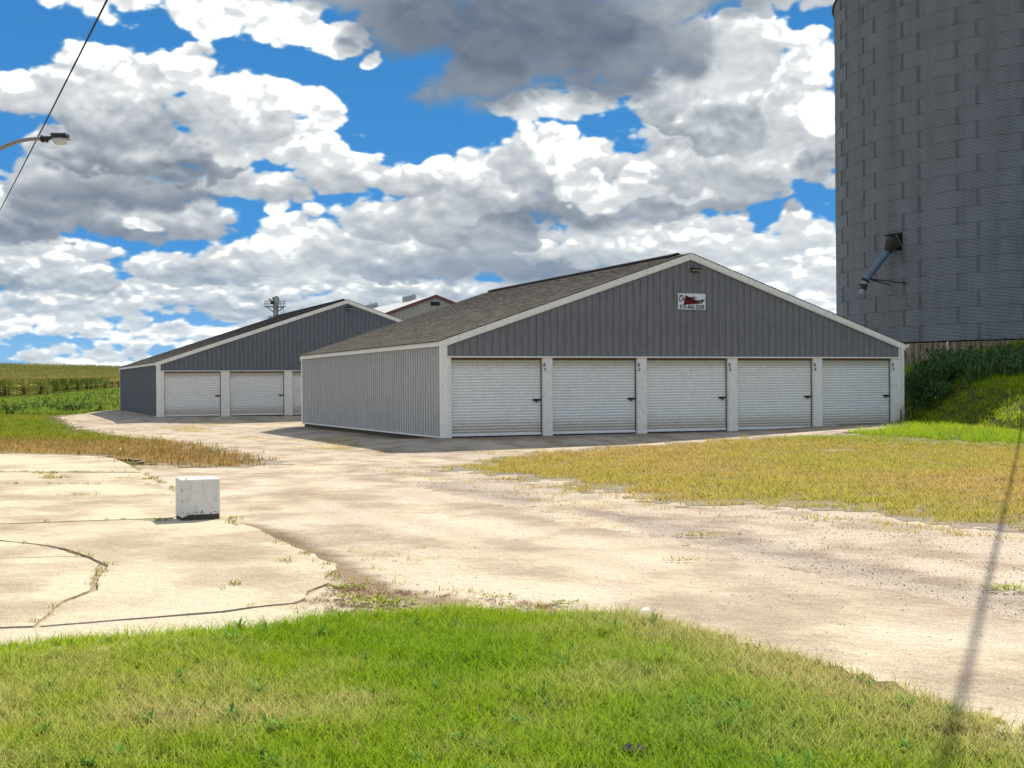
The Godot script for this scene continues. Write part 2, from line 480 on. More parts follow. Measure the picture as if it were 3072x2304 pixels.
	grow("joint_weeds", poly([[-16.0, 8.5], [-16.0, 29.0], [-5.0, 29.0], [-1.0, 10.0], [-1.0, 8.5]]), straw_at, 160.0, [tuft(9, 0.015, 0.05, 0.04, 0.006, 1.3, g)], M.grass, func(x: float, d: float) -> Color: return Color(0.38, 0.29, 0.10).lerp(Color(0.24, 0.25, 0.04), clampf(0.4 + grain.get_noise_2d(x * 40.0, d * 40.0), 0.0, 1.0)), Vector2(0.7, 1.3), 0.0, 0.045, "dry weeds growing in the joints and cracks of the concrete slabs", "weeds")
	var edge_at := func(x: float, d: float) -> float:
		var a := near_line(Vector2(x, d), [[-1.4, 25.8], [-0.4, 24.8], [0.5, 23.1], [1.3, 21.3], [1.9, 19.5], [2.5, 18.4], [3.6, 17.9], [4.4, 17.2], [5.1, 15.9], [5.9, 14.5], [9.0, 13.2]])
		return 30.0 * smoothstep(2.2, 0.1, a) * clampf(0.1 + 2.0 * grain.get_noise_2d(x * 35.0, d * 30.0), 0.0, 1.0) + 8.0 * clampf(3.0 * broad.get_noise_2d(x * 14.0 - 700.0, d * 9.0) - 0.8, 0.0, 1.0)
	grow("straw_tufts", poly(YARD), edge_at, 30.0, [tuft(12, 0.02, 0.06, 0.10, 0.008, 1.4, g)], M.grass, dry_tint, Vector2(0.7, 1.3), 0.0, 0.015, "thin straw and weeds scattered over the gravel", "weeds")
	var dirt := [[-1.75, 10.6], [-1.5, 11.2], [-1.1, 11.1], [-0.8, 10.7], [-0.3, 10.3], [0.4, 9.9], [0.3, 9.5], [-0.5, 9.6], [-1.5, 9.4], [-1.9, 9.8]]
	grow("dead_grass", poly(dirt), func(x: float, d: float) -> float: return 260.0 * clampf(0.55 + 1.3 * grain.get_noise_2d(x * 60.0, d * 60.0), 0.0, 1.0), 260.0, [tuft(12, 0.01, 0.035, 0.06, 0.005, 2.2, g)], M.grass, func(x: float, d: float) -> Color: return Color(0.34, 0.235, 0.12).lerp(Color(0.20, 0.12, 0.07), clampf(0.5 + grain.get_noise_2d(x * 70.0, d * 70.0), 0.0, 1.0)), Vector2(0.8, 1.3), 0.12, 0.02, "brown dead grass between the slabs and the lawn", "grass")
	# gravel
	var peb := [pebble(1), pebble(2), pebble(3)]
	var stone_at := func(x: float, d: float) -> float:
		if absf(x) > 0.46 * d + 0.5:
			return 0.0
		var p := Vector2(x, d)
		var loose := 1.6 * clampf(0.5 + 0.9 * broad.get_noise_2d(x * 30.0, d * 20.0), 0.1, 1.0)
		if Geometry2D.is_point_in_polygon(p, poly(PALE)):
			return 22.0 * loose * smoothstep(24.0, 12.0, d)
		return 75.0 * loose * smoothstep(34.0, 14.0, d) + 8.0
	grow("loose_gravel", poly(YARD), stone_at, 80.0, peb, M.stone, func(x: float, d: float) -> Color:
		var k := rng.randf()
		return Color(0.26, 0.23, 0.215).lerp(Color(0.66, 0.60, 0.50), k * k), Vector2(0.004, 0.013), 0.0, 0.014, "loose gravel on the yard and the drive", "gravel")
	# weeds before the corn
	var wt := [Color(0.085, 0.17, 0.018), Color(0.12, 0.21, 0.025), Color(0.16, 0.22, 0.035), Color(0.065, 0.13, 0.02)]
	grow("weed_strip", poly(WEEDS_AREA), func(x: float, d: float) -> float: return (1.6 if d < 100.0 else 0.4) if x > -0.50 * d - 2.0 and x < -0.28 * d else 0.0, 2.6, [broad_weed(0.42, 26, wt, 0.035), broad_weed(0.32, 24, wt, 0.035), broad_weed(0.6, 26, wt, 0.03)], M.leaf, func(x: float, d: float) -> Color: return Color(1, 1, 1).lerp(Color(1.5, 1.3, 1.2), clampf(0.5 + broad.get_noise_2d(x * 6.0, d * 3.0), 0.0, 1.0)), Vector2(0.7, 1.5), 0.8, 0.0, "tall green weeds between the mown grass and the corn", "weeds")
	grow("weed_grass", poly(WEEDS_AREA), func(x: float, d: float) -> float: return 12.0 if x > -0.50 * d - 2.0 and x < -0.28 * d else 0.0, 12.0, [tuft(16, 0.12, 0.36, 0.25, 0.03, 0.9, g)], M.grass, func(x: float, d: float) -> Color: return Color(0.14, 0.235, 0.025).lerp(Color(0.21, 0.27, 0.035), clampf(0.5 + broad.get_noise_2d(x * 6.0, d * 3.0), 0.0, 1.0)), Vector2(0.8, 1.4), 0.8, 0.0, "long green grass among the weeds before the corn", "grass")
	corn_field()
	for b in [[-21.9 - 6.3, 81.0, 1.3, 0.9, "dark leafy bush in the weeds left of the farther garage"], [-32.4, 82.5, 0.9, 0.6, "low bush at the edge of the mown grass, before the corn"]]:
		bush(b[0], b[1], b[2], b[3], [Color(0.035, 0.075, 0.014), Color(0.06, 0.115, 0.018), Color(0.10, 0.17, 0.02)], b[4])
	# rank growth on the slope under the bin
	var dk := [Color(0.05, 0.115, 0.028), Color(0.075, 0.145, 0.04), Color(0.11, 0.17, 0.06), Color(0.035, 0.08, 0.02)]
	var thicket := [[12.9, 41.0], [13.6, 40.7], [14.8, 40.7], [16.4, 40.5], [18.0, 41.4], [20.5, 42.0], [24.0, 43.0], [25.0, 48.5], [21.8, 51.0], [19.6, 51.2], [18.2, 50.0], [16.4, 48.0], [14.4, 46.0], [13.0, 44.6]]
	grow("slope_thicket", poly(thicket), func(x: float, d: float) -> float: return (8.0 * clampf(0.7 + 1.4 * grain.get_noise_2d(x * 35.0, d * 35.0), 0.15, 1.0)) if x < 0.47 * d + 1.0 else 0.0, 8.0, [broad_weed(0.6, 30, dk, 0.04), tuft(24, 0.35, 0.8, 0.3, 0.028, 0.9, dk), broad_weed(0.85, 28, dk, 0.035), tuft(24, 0.3, 0.6, 0.3, 0.03, 1.1, dk)], M.leaf, func(x: float, d: float) -> Color: return Color(1, 1, 1).lerp(Color(1.5, 1.4, 1.6), clampf(0.3 + broad.get_noise_2d(x * 20.0, d * 20.0), 0.0, 1.0)), Vector2(0.7, 1.25), 0.6, 0.0, "dark green weeds covering the slope between garage and grain bin", "weeds")
	for b in [[20.9, 50.4, 1.3, 0.75, "large dark bush on the slope at the right edge, before the concrete ring"], [16.9, 48.2, 0.8, 0.75, "small round bush low on the slope behind the nearer garage corner"]]:
		bush(b[0], b[1], b[2], b[3], dk, b[4])
	# weeds one by one
	var yg := [Color(0.22, 0.27, 0.02), Color(0.30, 0.29, 0.03), Color(0.16, 0.22, 0.02)]
	var st := [Color(0.40, 0.30, 0.08), Color(0.30, 0.28, 0.05), Color(0.24, 0.25, 0.04)]
	clump(-1.43, 10.83, 0.05, 0.16, yg, "yellow green weed on the brown dirt, nearest the broken slab edge", "weed_clump", 60)
	clump(-1.05, 10.05, 0.07, 0.26, yg, "largest yellow green weed clump, between dead grass and lawn", "weed_clump", 110)
	clump(-1.32, 10.28, 0.05, 0.12, yg, "small yellow green weed just left of the largest clump", "weed_clump", 40)
	clump(-0.11, 10.30, 0.03, 0.16, yg, "flat green weed on the drive above the middle of the lawn edge", "weed_clump", 50)
	clump(0.42, 9.95, 0.035, 0.14, yg, "flat weed close to the lawn edge, right of the dead grass", "weed_clump", 44)
	clump(2.13, 14.41, 0.05, 0.30, st, "straw coloured weed patch in the middle of the dark gravel band", "weed_clump", 90)
	clump(4.15, 10.45, 0.06, 0.26, yg, "green weed patch on the gravel at the right edge, by the cable shadow", "weed_clump", 90)
	clump(1.69, 12.36, 0.03, 0.22, st, "thin straw weed on the pale drive right of its middle", "weed_clump", 50)
	clump(-8.91, 24.41, 0.09, 0.32, st, "dry weed growing out of the slabs left of the concrete block", "weed_clump", 70)
	clump(-9.54, 25.75, 0.07, 0.34, st, "dry weed along the farthest slab joint on the left", "weed_clump", 60)
	clump(-6.9, 23.9, 0.05, 0.20, st, "dry weed in the slab seam running to the concrete block", "weed_clump", 50)
	clump(-4.62, 16.35, 0.06, 0.14, st, "straw at the left foot of the concrete block", "weed_clump", 40)
	clump(-3.70, 16.55, 0.07, 0.16, st, "straw at the right foot of the concrete block", "weed_clump", 46)
	# a clod turned up in the lawn and litter
	var cl := begin()
	var cp := pebble(9)
	cl.append_from(cp, 0, Transform3D(Basis.from_scale(Vector3(0.055, 0.05, 0.045)), Vector3.ZERO))
	cl.append_from(cp, 0, Transform3D(Basis(Vector3.UP, 2.0).scaled(Vector3(0.035, 0.04, 0.03)), Vector3(0.05, 0.01, 0.02)))
	var cm := obj("soil_clod", cl, M.block_core)
	cm.position = Vector3(0.53, 0.05, -5.86)
	tag(cm, "dark clod of soil in the lawn at the bottom of the view", "clod")
	var paper := begin()
	quad(paper, Vector3(-0.02, 0.0, 0.015), Vector3(0.0, 0.01, 0.025), Vector3(0.02, 0.025, -0.01), Vector3(-0.015, 0.015, -0.02))
	quad(paper, Vector3(0.0, 0.01, 0.025), Vector3(0.03, 0.005, 0.015), Vector3(0.035, 0.015, -0.015), Vector3(0.02, 0.025, -0.01))
	for k in 2:
		var o := obj("paper_scrap", paper.commit(), M.sign_white)
		o.position = Vector3([0.98, -10.9][k], 0.06, -[9.42, 35.0][k])
		o.rotation.y = k * 1.3
		tag(o, ["crumpled white paper scrap at the lawn edge by the drive", "white scrap lying in the brown grass left of the drive"][k], "litter")

func bush(x: float, d: float, rx: float, ry: float, tones: Array, label: String) -> void:
	var t := thing("bush", Vector3(x, height(x, d), -d), 0.0, label, "bush")
	obj("foliage", bush_crown(rx, ry, int(900.0 * rx * ry) + 300, tones, 0.16), M.leaf, t)
	var st := begin()
	for k in 4:
		var a := k * 1.6
		bar(st, Vector3(0, -0.05, 0), Vector3(cos(a) * rx * 0.4, ry * 0.6, sin(a) * rx * 0.4), 0.02)
	obj("stem", st, M.rust, t)

func corn_field() -> void:
	var edge := [[-128.0, 126.0], [-60.4, 148.8], [-68.0, 190.0], [-78.8, 252.0], [-84.0, 300.0]]
	var field := poly([[-128.0, 126.0], [-60.4, 148.8], [-68.0, 190.0], [-78.8, 252.0], [-78.0, 300.0], [-90.0, 480.0], [-330.0, 520.0], [-330.0, 200.0]])
	var kinds := [corn_plant(0.0), corn_plant(0.15), corn_plant(0.35), corn_plant(0.8)]
	var where := [[], [], [], []]
	var tints := [PackedColorArray(), PackedColorArray(), PackedColorArray(), PackedColorArray()]
	for k in 900000:
		if where[0].size() + where[1].size() + where[2].size() + where[3].size() > 60000:
			break
		var d := 124.0 + pow(rng.randf(), 1.25) * 380.0
		var x := -d * rng.randf_range(0.30, 0.47)
		var p := Vector2(x, d)
		if not Geometry2D.is_point_in_polygon(p, field):
			continue
		var e := near_line(p, edge)
		if rng.randf() > (1.0 if e < 7.0 else clampf(0.2 + 0.0007 * (d - 150.0), 0.0, 0.45)):
			continue
		# rows
		var row := 0.76
		var u := p.rotated(-0.25)
		u.x = round(u.x / row) * row
		p = u.rotated(0.25)
		var dry := 0.12 + 0.9 * broad.get_noise_2d(x * 2.2, d * 1.4) + 0.16 * smoothstep(7.0, 40.0, e) + 0.4 * smoothstep(185.0, 250.0, d) * smoothstep(20.0, 2.0, e) + rng.randf_range(-0.25, 0.25)
		var kk := 0 if dry < 0.15 else (1 if dry < 0.4 else (2 if dry < 0.75 else 3))
		var s := rng.randf_range(0.85, 1.12)
		where[kk].append(Transform3D(Basis(Vector3.UP, rng.randf() * TAU).scaled(Vector3(s, s, s)), Vector3(p.x, height(p.x, p.y), -p.y)))
		tints[kk].append(Color(0.42, 0.45, 0.42).lerp(Color(1.75, 1.6, 1.4), rng.randf()))
	var root := Node3D.new()
	root.name = numbered("corn_field")
	add_child(root)
	tag(root, "ripening corn field, green below and tan above, on the rise at far left", "corn field", "", "stuff")
	for k in 4:
		scatter("corn", kinds[k], M.leaf, where[k], tints[k], root)
# ---------- sky ----------
const PUFF_MID := 0.71
const PUFF_GAIN := 1.6

func sky_noise(kind: int, sd: int, freq: float, oct: int) -> FastNoiseLite:
	var n := FastNoiseLite.new()
	n.noise_type = kind
	n.seed = sd
	n.frequency = freq
	n.fractal_type = FastNoiseLite.FRACTAL_FBM if oct > 1 else FastNoiseLite.FRACTAL_NONE
	n.fractal_octaves = oct
	n.fractal_gain = 0.5
	n.cellular_return_type = FastNoiseLite.RETURN_DISTANCE
	n.cellular_jitter = 1.0
	return n

# the heaps of this afternoon's clouds, far ones first: place (azimuth and height, in 1/2720 radians right of and below a point up on the left), half width, half height, brightness of top and of base
const HEAPS := [
	[50, 560, 220, 50, 0.92, 0.66], [660, 600, 260, 60, 0.94, 0.7], [1000, 545, 300, 70, 0.94, 0.68], [1400, 505, 300, 56, 0.92, 0.66], [1640, 590, 260, 60, 0.95, 0.74], [300, 640, 300, 36, 0.94, 0.7],
	[60, 660, 170, 34, 0.92, 0.66], [230, 665, 130, 30, 0.94, 0.7], [430, 655, 150, 36, 0.95, 0.68], [600, 655, 160, 36, 0.93, 0.62], [770, 650, 150, 40, 0.95, 0.66], [930, 640, 160, 42, 0.93, 0.62], [1120, 630, 160, 40, 0.85, 0.6],
	[1330, 615, 180, 40, 0.92, 0.65], [1560, 620, 170, 44, 0.94, 0.7], [1750, 640, 140, 46, 0.97, 0.75],
	[30, 600, 170, 40, 0.93, 0.5], [190, 612, 95, 32, 0.93, 0.58], [400, 585, 100, 36, 0.95, 0.62], [520, 572, 120, 52, 0.96, 0.55], [640, 545, 96, 72, 0.98, 0.66], [790, 545, 120, 58, 0.94, 0.6], [900, 565, 150, 52, 0.9, 0.5],
	[1130, 565, 230, 56, 0.72, 0.5], [1380, 545, 230, 42, 0.95, 0.62], [1600, 550, 150, 36, 0.96, 0.72], [1700, 510, 70, 58, 0.98, 0.75], [1750, 600, 90, 42, 0.97, 0.75],
	[70, 490, 165, 70, 0.95, 0.44], [260, 488, 180, 54, 0.8, 0.42], [440, 482, 110, 46, 0.93, 0.5], [170, 452, 100, 42, 0.72, 0.5], [610, 445, 22, 20, 0.95, 0.8], [335, 490, 30, 12, 0.93, 0.8], [355, 497, 22, 9, 0.93, 0.8],
	[850, 474, 110, 52, 0.97, 0.6], [1010, 470, 160, 76, 0.93, 0.55], [1250, 448, 290, 70, 0.78, 0.46], [1500, 448, 230, 54, 0.85, 0.5], [1060, 392, 140, 84, 0.97, 0.6], [1180, 340, 120, 72, 0.98, 0.62], [1310, 365, 130, 66, 0.97, 0.6],
	[1440, 350, 130, 76, 0.96, 0.6], [1285, 428, 80, 40, 0.98, 0.74], [1375, 402, 60, 36, 0.95, 0.75], [1500, 436, 52, 24, 0.93, 0.72], [1590, 370, 160, 84, 0.95, 0.58], [1720, 345, 100, 84, 0.98, 0.7], [1770, 395, 60, 44, 0.8, 0.6],
	[1650, 255, 140, 100, 0.98, 0.66], [1510, 235, 140, 84, 0.97, 0.55], [1560, 305, 100, 46, 0.8, 0.55], [1745, 165, 62, 52, 0.98, 0.82], [1790, 275, 60, 44, 0.98, 0.8],
	[205, 405, 130, 50, 0.88, 0.52], [330, 424, 220, 44, 0.75, 0.45], [560, 404, 140, 40, 0.93, 0.58], [760, 380, 130, 50, 0.97, 0.62], [860, 402, 70, 40, 0.96, 0.6], [222, 335, 98, 56, 0.9, 0.62], [400, 345, 220, 74, 0.86, 0.42], [620, 325, 150, 70, 0.98, 0.72],
	[500, 275, 160, 76, 0.97, 0.64], [300, 275, 180, 70, 0.93, 0.52], [152, 235, 86, 54, 0.96, 0.62], [240, 208, 100, 56, 0.98, 0.7], [360, 202, 96, 56, 0.98, 0.75], [430, 168, 50, 38, 0.98, 0.82], [520, 215, 90, 50, 0.97, 0.75], [600, 217, 60, 36, 0.96, 0.75],
	[680, 235, 56, 42, 0.98, 0.82], [712, 262, 40, 32, 0.97, 0.85],
	[560, -10, 300, 56, 0.93, 0.78], [100, 8, 130, 42, 0.93, 0.85], [260, 42, 120, 60, 0.97, 0.8], [460, 60, 110, 54, 0.97, 0.8], [630, 78, 120, 48, 0.98, 0.82], [740, 102, 80, 36, 0.97, 0.85], [796, 152, 18, 12, 0.9, 0.85], [808, 146, 10, 14, 0.92, 0.85],
	[1560, 115, 150, 100, 0.97, 0.72], [1690, 30, 140, 56, 0.82, 0.62], [1200, 236, 170, 34, 0.88, 0.78], [760, 18, 190, 56, 0.74, 0.6], [1470, 28, 230, 62, 0.68, 0.56], [1420, 105, 190, 100, 0.7, 0.56], [900, 68, 180, 104, 0.6, 0.46],
	[1280, 150, 210, 100, 0.58, 0.47], [1040, 192, 140, 80, 0.56, 0.52], [1120, 70, 290, 120, 0.5, 0.41],
]
var heap_bins := []

var nz_w: FastNoiseLite
var nz_p: FastNoiseLite
var nz_q: FastNoiseLite
var nz_b: FastNoiseLite
var nz_s: FastNoiseLite
var nz_l: FastNoiseLite
var nz_f: FastNoiseLite
const SKY_CELL := 40.0
const SKY_NX := 64
const SKY_NY := 30
const SKY_X0 := -174.0
const SKY_Y0 := -300.0

func bin_heaps() -> void:
	heap_bins.resize(SKY_NX * SKY_NY)
	for k in heap_bins.size():
		heap_bins[k] = PackedInt32Array()
	for k in HEAPS.size():
		var b: Array = HEAPS[k]
		for j in range(maxi(0, int((b[1] - 1.8 * b[3] - SKY_Y0) / SKY_CELL) - 1), mini(SKY_NY, int((b[1] + 1.8 * b[3] - SKY_Y0) / SKY_CELL) + 2)):
			for i in range(maxi(0, int((b[0] - 1.8 * b[2] - SKY_X0) / SKY_CELL) - 1), mini(SKY_NX, int((b[0] + 1.8 * b[2] - SKY_X0) / SKY_CELL) + 2)):
				heap_bins[j * SKY_NX + i].append(k)

func tone(l: float, low: float) -> Color:
	var t := clampf((l - 0.30) / 0.68, 0.0, 1.0)
	var c := Color(lerpf(0.29, 0.975, t), lerpf(0.345, 0.985, t), lerpf(0.43, 0.98, t))
	return c.lerp(Color(0.58, 0.73, 0.88), low * (0.10 + 0.42 * (1.0 - t)))

func puffs(p: Vector3, low: float) -> float:
	var a := nz_p.get_noise_3dv(p) + 0.45 * nz_q.get_noise_3dv(p)
	if low > 0.0:
		var p2 := Vector3(p.x, p.y * 1.7, p.z) * 2.3
		a = lerpf(a, nz_p.get_noise_3dv(p2) + 0.4 * nz_q.get_noise_3dv(p2), low)
	return -(a + PUFF_MID) * PUFF_GAIN

func sky_color(dir: Vector3) -> Color:
	var up := dir.y
	var az := atan2(dir.x, -dir.z)
	var px := 1106.0 + az * 2720.0
	var py := 835.0 - asin(up) * 2720.0
	var front := smoothstep(-330.0, -140.0, px) * smoothstep(2010.0, 1850.0, px) * smoothstep(-260.0, -80.0, py)
	var sq := Vector3(dir.x, dir.y * 1.35, dir.z)
	var low := smoothstep(0.15, 0.03, up)          # rows get smaller towards the horizon
	var w1 := nz_w.get_noise_3dv(sq)
	var w2 := nz_w.get_noise_3dv(sq + Vector3(7.3, 1.1, 3.7))
	var p := sq + Vector3(w1, w2, w1 - w2) * 0.012 * (1.0 - 0.5 * low)
	var f0 := puffs(p, low)
	var e := 0.0075 * (1.0 - 0.55 * low)
	var f1 := puffs(p + Vector3(0.3, 1.35, 0.0) * e, low)
	var wisp := nz_f.get_noise_3dv(Vector3(p.x, p.y * 1.3, p.z))
	var rel := clampf((f0 - f1) * 1.0, -0.45, 0.45)
	var h := clampf(up / 0.32, 0.0, 1.0)
	var c := Color(0.36, 0.66, 0.93).lerp(Color(0.235, 0.52, 0.79), pow(h, 0.8))
	c = c.lerp(Color(0.60, 0.78, 0.92), smoothstep(0.10, 0.0, up) * 0.9)
	c = c.lerp(Color(0.12, 0.34, 0.62), smoothstep(0.35, 1.0, up))
	# everywhere: a field of cumulus
	var lowrow := smoothstep(0.11, 0.06, up)
	var out := maxf(1.0 - front, lowrow)
	if out > 0.0:
		var big := nz_b.get_noise_3dv(sq)
		var rowsn := nz_l.get_noise_3dv(Vector3(dir.x, dir.y * 6.0, dir.z))
		var cov := lerpf(0.98 + big * 1.1 - 0.30 * smoothstep(0.13, 0.19, up) * smoothstep(0.42, 0.35, up), 0.95 + rowsn * 0.8, lowrow)
		var d := cov - 0.62 + f0 * 1.1 - (1.0 - out) * 0.8
		var shade := lerpf(clampf(0.25 + 0.8 * nz_s.get_noise_3dv(sq) + 0.5 * big, 0.0, 0.9), clampf(0.35 - rowsn * 0.9, 0.0, 0.8), lowrow)
		var l := 0.99 - 0.36 * shade * smoothstep(0.0, 0.5, d) + rel * 0.26
		c = c.lerp(tone(l, low), smoothstep(0.0, 0.22, d))
	# in front: the heaps, far to near
	if front > 0.0 and px > SKY_X0 and py > SKY_Y0 and px < SKY_X0 + SKY_NX * SKY_CELL and py < SKY_Y0 + SKY_NY * SKY_CELL:
		var wob := 26.0 * (1.0 - 0.6 * low)
		var qx := px + w1 * wob
		var qy := py + w2 * wob * 0.8
		for k: int in heap_bins[int((py - SKY_Y0) / SKY_CELL) * SKY_NX + int((px - SKY_X0) / SKY_CELL)]:
			var b: Array = HEAPS[k]
			var dx: float = (qx - b[0]) / b[2]
			var dy: float = (qy - b[1]) / b[3]
			var q := dx * dx + dy * dy * (1.25 if dy > 0.0 else 1.0)
			if q > 2.6:
				continue
			var top: float = b[4]
			var base: float = b[5]
			var soft := 0.36 if top > 0.78 else 1.0
			var d := 1.24 - q + f0 * (1.9 if top > 0.78 else 1.2) + (0.2 * wisp if top > 0.78 else 0.0)
			var al := smoothstep(0.0, soft, d) * front
			if al <= 0.0:
				continue
			var g := smoothstep(-0.7, 0.85, dy + 0.25 * dx * dx - f0 * (0.8 if top > 0.78 else 0.35))
			var l := lerpf(top - 0.03, base + (0.13 if top > 0.78 else 0.03), g * lerpf(smoothstep(0.0, 0.6, d), 1.0, smoothstep(-0.45, 0.35, dy)))
			l += rel * (0.42 if top > 0.78 else 0.13) * (1.0 - 0.6 * g) + 0.10 * w1 * g
			c = c.lerp(tone(l, low), al)
	# the brightest tops are brighter than the picture can hold
	var gain := lerpf(1.0 / 1.6, 1.0, smoothstep(0.915, 0.985, c.g))
	var b := c.srgb_to_linear()
	return Color(b.r * gain, b.g * gain, b.b * gain).linear_to_srgb()

func make_sky() -> ImageTexture:
	nz_w = sky_noise(FastNoiseLite.TYPE_SIMPLEX_SMOOTH, 11, 14.0, 4)
	nz_p = sky_noise(FastNoiseLite.TYPE_CELLULAR, 5, 17.0, 2)
	nz_q = sky_noise(FastNoiseLite.TYPE_CELLULAR, 6, 62.0, 3)
	nz_l = sky_noise(FastNoiseLite.TYPE_SIMPLEX_SMOOTH, 41, 9.0, 3)
	nz_b = sky_noise(FastNoiseLite.TYPE_SIMPLEX_SMOOTH, 21, 2.6, 3)
	nz_s = sky_noise(FastNoiseLite.TYPE_SIMPLEX_SMOOTH, 31, 4.0, 3)
	nz_f = sky_noise(FastNoiseLite.TYPE_SIMPLEX_SMOOTH, 51, 60.0, 4)
	bin_heaps()
	var all := Image.create_empty(SKY_LOW * 2, SKY_LOW, false, Image.FORMAT_RGB8)
	all.fill(Color(0.60, 0.72, 0.84))
	var rows := sky_rows(SKY_LOW * 2, SKY_LOW, 0, SKY_LOW * 2, 0, SKY_LOW / 2 + 2)
	paste(all, rows, 0, 0, SKY_LOW * 2)
	all.resize(SKY_W, SKY_H, Image.INTERPOLATE_CUBIC)
	# the part in front again, finely: 27 degrees either side, up to 20 degrees
	var half := int(SKY_W * 27.0 / 360.0)
	var top := int(SKY_H * (90.0 - 19.5) / 180.0)
	var deep := SKY_H / 2 + 4 - top
	var fine := sky_rows(SKY_W, SKY_H, -half, 2 * half, top, deep)
	paste(all, fine, -half, top, 2 * half)
	return ImageTexture.create_from_image(all)

func sky_rows(w: int, h: int, x0: int, n: int, y0: int, m: int) -> Array:
	var rows := []
	rows.resize(m)
	var one := func(j: int) -> void:
		var el := PI * (0.5 - (y0 + j + 0.5) / h)
		var b := PackedByteArray()
		b.resize(n * 3)
		for i in n:
			var a := TAU * (x0 + i + 0.5) / w
			var c := sky_color(Vector3(sin(a) * cos(el), sin(el), -cos(a) * cos(el)))
			b[i * 3] = int(c.r * 255.0 + 0.5)
			b[i * 3 + 1] = int(c.g * 255.0 + 0.5)
			b[i * 3 + 2] = int(c.b * 255.0 + 0.5)
		rows[j] = b
	var g := WorkerThreadPool.add_group_task(one, m)
	WorkerThreadPool.wait_for_group_task_completion(g)
	return rows

func paste(im: Image, rows: Array, x0: int, y0: int, n: int) -> void:
	var data := PackedByteArray()
	for r in rows:
		data.append_array(r)
	var part := Image.create_from_data(n, rows.size(), false, Image.FORMAT_RGB8, data)
	if x0 < 0:
		im.blit_rect(part, Rect2i(0, 0, -x0, rows.size()), Vector2i(im.get_width() + x0, y0))
		im.blit_rect(part, Rect2i(-x0, 0, n + x0, rows.size()), Vector2i(0, y0))
	else:
		im.blit_rect(part, Rect2i(0, 0, n, rows.size()), Vector2i(x0, y0))

# ---------- the garages ----------
func garage_rake(w: float, x: float) -> float:
	return EAVE + 0.336 * minf(x, w - x)

func siding_strip(w: float, x0: float, x1: float) -> SurfaceTool:
	var st := begin()
	var prof := [[x0, -0.014], [x0 + 0.012, -0.014], [x0 + 0.016, 0.0], [x0 + 0.175, 0.0], [x0 + 0.188, 0.016], [x0 + 0.212, 0.016], [x0 + 0.2246, 0.0]]
	var last: Array = prof[0]
	for k in range(1, prof.size()):
		var p: Array = prof[k]
		if p[0] > x1:
			p = [x1, p[1]]
		if p[0] - last[0] < 0.002:
			break
		quad(st, Vector3(last[0], 2.29, last[1]), Vector3(p[0], 2.29, p[1]), Vector3(p[0], garage_rake(w, p[0]) - 0.10, p[1]), Vector3(last[0], garage_rake(w, last[0]) - 0.10, last[1]))
		last = p
	return st

func door_curtain(w: float, h: float) -> SurfaceTool:
	var st := begin()
	var pitch := 0.0835
	var n := int(h / pitch)
	var prof := [[0.0, 0.0]]
	for k in range(n):
		var y := h - (n - k) * pitch
		for p in [[0.0, -0.012], [0.010, -0.012], [0.016, 0.014], [0.040, 0.024], [0.064, 0.018], [0.074, -0.006]]:
			prof.append([y + p[0], p[1]])
	prof.append([h, 0.0])
	for j in prof.size() - 1:
		var v := [Vector3(0, prof[j][0], prof[j][1]), Vector3(w, prof[j][0], prof[j][1]), Vector3(w, prof[j + 1][0], prof[j + 1][1]), Vector3(0, prof[j + 1][0], prof[j + 1][1])]
		var nn: Vector3 = (v[2] - v[0]).cross(v[3] - v[1]).normalized()
		for q: int in [0, 2, 1, 0, 3, 2]:
			st.set_normal(nn)
			st.set_uv(Vector2(v[q].x / 2.7, 1.0 - v[q].y / h))
			st.add_vertex(v[q])
	return st

func text(words: String, size: float, m: Material, bold: bool, thick := 0.004) -> TextMesh:
	var t := TextMesh.new()
	var f := SystemFont.new()
	f.font_names = PackedStringArray(["Droid Sans"])
	f.font_weight = 700 if bold else 400
	t.font = f
	t.text = words
	t.font_size = 64
	t.pixel_size = size / 46.0
	t.depth = thick
	t.material = m
	return t

func shingles(w: float, l: float, front_over: float) -> SurfaceTool:
	var st := begin()
	var run := w * 0.5 + 0.10
	var len := run * sqrt(1.0 + 0.336 * 0.336)
	var courses := int(len / 0.145)
	var tones := [Color(0.115, 0.10, 0.09), Color(0.13, 0.118, 0.106), Color(0.10, 0.088, 0.082), Color(0.15, 0.137, 0.122), Color(0.12, 0.10, 0.088), Color(0.16, 0.148, 0.134)]
	for side: float in [-1.0, 1.0]:
		for c in courses:
			var s0 := c * 0.145
			var s1 := minf(s0 + 0.16, len)
			var f0 := s0 / len
			var f1 := s1 / len
			var x0 := -0.10 + run * f0
			var x1 := -0.10 + run * f1
			var y0 := EAVE + 0.336 * x0 + 0.062
			var y1 := EAVE + 0.336 * x1 + 0.05
			if side > 0.0:
				x0 = w - x0
				x1 = w - x1
			var z := front_over
			var t := -rng.randf() * 0.2
			while z > -l - front_over:
				var z1 := maxf(z - 0.30 + t, -l - front_over)
				t = 0.0
				st.set_color(tones[rng.randi() % tones.size()] * rng.randf_range(0.85, 1.15))
				var lift := rng.randf() * 0.006
				var a := Vector3(x0, y0 + lift, z)
				var b := Vector3(x0, y0 + lift, z1)
				var e := Vector3(x1, y1, z1)
				var f := Vector3(x1, y1, z)
				var drop := Vector3(0, -0.02, 0)
				if side < 0.0:
					quad(st, a, f, e, b)
					quad(st, b, b + drop, a + drop, a)
				else:
					quad(st, b, e, f, a)
					quad(st, a, a + drop, b + drop, b)
				z = z1
	return st

